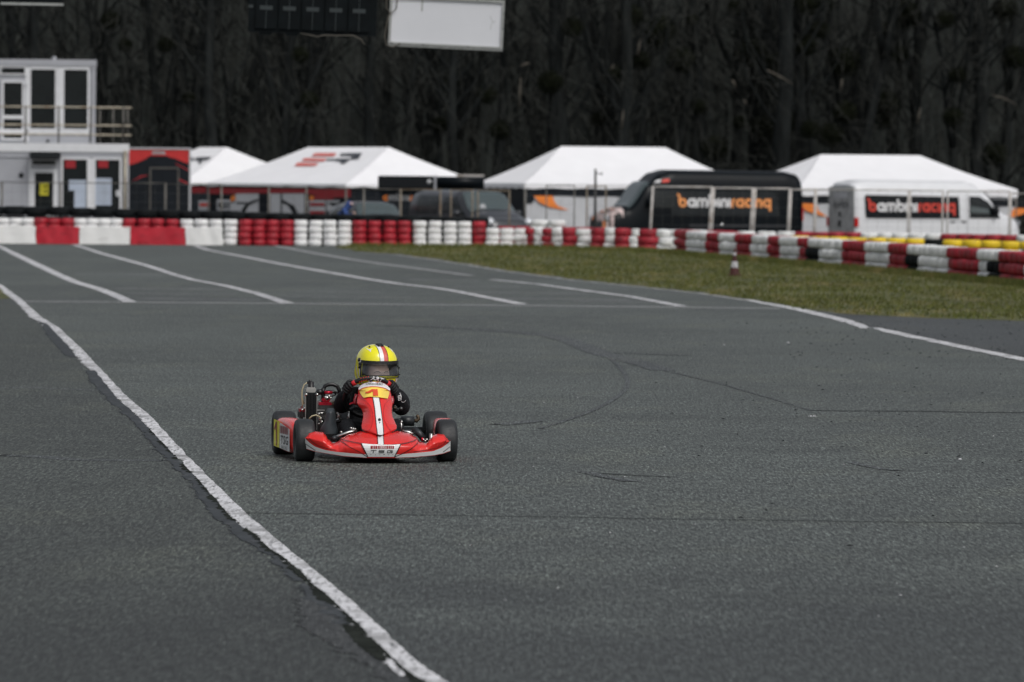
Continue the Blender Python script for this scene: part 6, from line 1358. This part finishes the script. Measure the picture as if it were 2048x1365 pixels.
def hs2(name, art, m, k, mode='xe', step=None, par=HEL):
    if mode == 'xe': fm_ = lambda x, e: hp(math.asin(max(-1, min(1, x/(HRX*max(.05, math.cos(e)))))), e, k)
    else: fm_ = lambda a, e: hp(a, e, k)
    return decal(name, art, fm_, MT[m], par, step or .06)
def elz(z, az=0): # elevation whose surface height is z
    lo, hi = R_(-60), R_(89)
    for _ in range(30):
        m = (lo+hi)/2
        if hp(az, m).z < z: lo = m
        else: hi = m
    return lo
e0 = elz(ZT+.002)
for x0, x1, m in ((-.0245, -.0215, 'k_black'), (-.0213, -.0015, 'k_white'), (-.0013, .0195, 'helmet_red'), (.0197, .0225, 'k_black')):
    hs2('helmet_stripe', art_poly([(x0, e0), (x1, e0), (x1, R_(75)), (x0, R_(75))]), m, 1.006)
eb = elz(ZB-.004)
hs2('chin_print', art_poly([(-.055, eb-.30), (.055, eb-.30), (.075, eb-.02), (-.075, eb-.02)]), 'k_white', 1.006)
hs2('chin_print', art_poly([(.01, eb-.24), (.05, eb-.24), (.06, eb-.08), (.02, eb-.08)]), 'helmet_red', 1.010)
# side graphics and pivots
for s in (-1, 1):
    hs2('side_print', art_poly([(s*R_(68), R_(16)), (s*R_(84), R_(22)), (s*R_(82), R_(6)), (s*R_(74), R_(-26)), (s*R_(67), R_(-26))]), 'k_white', 1.004, 'ae', .1)
    hs2('side_print', art_ribbon([(s*R_(100), R_(-2)), (s*R_(88), R_(-30)), (s*R_(70), R_(-42)), (s*R_(50), R_(-48))], .07), 'k_white', 1.004, 'ae', .1)
    hs2('side_print', art_ribbon([(s*R_(103), R_(0)), (s*R_(91), R_(-31)), (s*R_(72), R_(-46)), (s*R_(52), R_(-52))], .02), 'k_black', 1.008, 'ae', .1)
    b = MB(True)
    for az, el, r_ in ((79, 17, .012), (72, 6, .010)):
        p = hp(s*R_(az), R_(el), 1.0); n = p.normalized(); b.tube([p-n*.002, p+n*.006], r_, 14)
    b.build('visor_pivot', MT['k_black'], HEL)
    b = MB(True); q0 = hp(s*R_(72), R_(3)); q1 = hp(s*R_(74), R_(-6)); b.tube([q0*1.02, q1*1.03], .007, 8); b.build('visor_tab', MT['k_black'], HEL)
    hs2('vent_print', art_poly([(s*.062-.012, R_(57)), (s*.062, R_(48)), (s*.062+.016, R_(52)), (s*.062+.006, R_(46)), (s*.062+.002, R_(38)), (s*.062-.006, R_(47))]), 'k_white', 1.006)
    b = MB(True); p = hp(math.asin(s*.055/(HRX*math.cos(R_(58)))), R_(58), 1.0); b.tube([p, p*1.05], .006, 8); b.build('vent', MT['k_black'], HEL)
b = MB(True); 
for i in range(4): a = R_(64+i*5); p = hp(0, a, 1.01); b.box(p.x-.018, p.x+.020, p.y-.006, p.y+.006, p.z-.004, p.z+.007)
b.build('top_vent', MT['k_black'], HEL, bevel=.002)
# rim of the opening and dark lining
b = MB(True)
def inner(u, v): az = (u*2-1)*math.pi; el = R_(-55)+R_(145)*v; return hp(az, el, .955)
b.grid(inner, 60, 40, lambda u, v: not (abs((u*2-1)*math.pi) < AZM*.93 and ZB+.004 < inner(u, v).z < ZT-.008)); b.build('lining', MT['suit'], HEL)
# visor: clear shield with a dark top band
VT, VB = ZT+.006, ZB-.008
def vf(u, v, k=1.028):
    az = (u*2-1)*R_(66); z = VB+(VT-VB)*v; return hp(az, elz(z, az), k)
cache = {}
b = MB(True); b.grid(vf, 40, 8); b.build('visor', MT['visor'], HEL)
b = MB(True); b.grid(lambda u, v: vf(u, .85+.15*v, 1.033), 40, 3); b.build('visor_band', MT['k_black'], HEL)
b = MB(True); b.tube([vf(i/30, 0, 1.03) for i in range(31)], .0022, 6); b.tube([vf(i/30, 1, 1.03) for i in range(31)], .0022, 6); b.tube([vf(1, i/6, 1.03) for i in range(7)], .003, 6); b.tube([vf(0, i/6, 1.03) for i in range(7)], .003, 6); b.build('visor_edge', MT['k_black'], HEL)
b = MB(True); p = vf(.97, .55, 1.05); b.tube([p, p*1.04], .006, 8); p = vf(.97, .15, 1.05); b.tube([p, p*1.04], .005, 8); b.build('visor_tab', MT['k_black'], HEL)
# head with a face inside the helmet
HD = Vector((0, -.018, -.052))
def face(u, v):
    az = (u*2-1)*math.pi; el = (v-.5)*math.pi; d = Vector((math.sin(az)*math.cos(el), -math.cos(az)*math.cos(el), math.sin(el)))
    p = Vector((d.x*.070, d.y*.088, d.z*.100)); f_ = max(0, -d.y)
    x, z = p.x, p.z
    if f_ > .3:
        g = lambda cx, cz, sx_, sz_: math.exp(-((x-cx)/sx_)**2-((z-cz)/sz_)**2)
        dy = .016*g(0, -.022, .010, .014)+.008*g(0, .0, .007, .02)-.009*g(.028, .004, .016, .010)-.009*g(-.028, .004, .016, .010)+.005*g(.028, .002, .010, .006)+.005*g(-.028, .002, .010, .006)
        dy += .005*g(.028, .020, .018, .006)+.005*g(-.028, .020, .018, .006)+.005*g(0, -.052, .020, .006)+.004*g(0, -.078, .018, .012)+.004*g(.04, -.02, .015, .015)+.004*g(-.04, -.02, .015, .015)
        p.y -= dy
    return HD+p
b = MB(True); b.grid(face, 96, 72); HEADO = b.build('head', MT['skin'], HEL)
fm_ = lambda off: (lambda x, z: HD+Vector((x, -.088*math.sqrt(max(0, 1-(x/.070)**2-(z/.1)**2))-off, z)))
for s in (-1, 1):
    decal('eyebrow', art_ribbon([(s*.012, .017), (s*.026, .022), (s*.044, .016)], .005), fm_(.007), MT['hair'], HEADO, .01) if False else None
hairb = []
def facept(x, z):
    az = math.atan2(x/.070, math.sqrt(max(1e-4, 1-(x/.070)**2-(z/.1)**2))); el = math.asin(z/.1); return Vector(face((az/math.pi+1)/2, el/math.pi+.5))
b = MB(True)
for s in (-1, 1): b.tube([facept(s*x, z)+Vector((0, -.0012, 0)) for x, z in ((.012, .018), (.022, .0235), (.034, .0235), (.046, .016))], .0024, 6, True, [.0016, .0026, .0024, .001])
b.build('eyebrows', MT['hair'], HEL)
b = MB(True)
for s in (-1, 1): b.tube([facept(s*x, z)+Vector((0, -.0005, 0)) for x, z in ((.015, .001), (.022, -.003), (.032, -.003), (.041, .001))], .0018, 6, True, [.001, .0018, .0018, .001])
b.build('eyelashes', MT['hair'], HEL)
b = MB(True); b.tube([facept(x, -.052) for x in (-.020, -.010, 0, .010, .020)], .004, 6, True, [.001, .004, .0035, .004, .001]); b.build('mouth', MT['lip'], HEL)
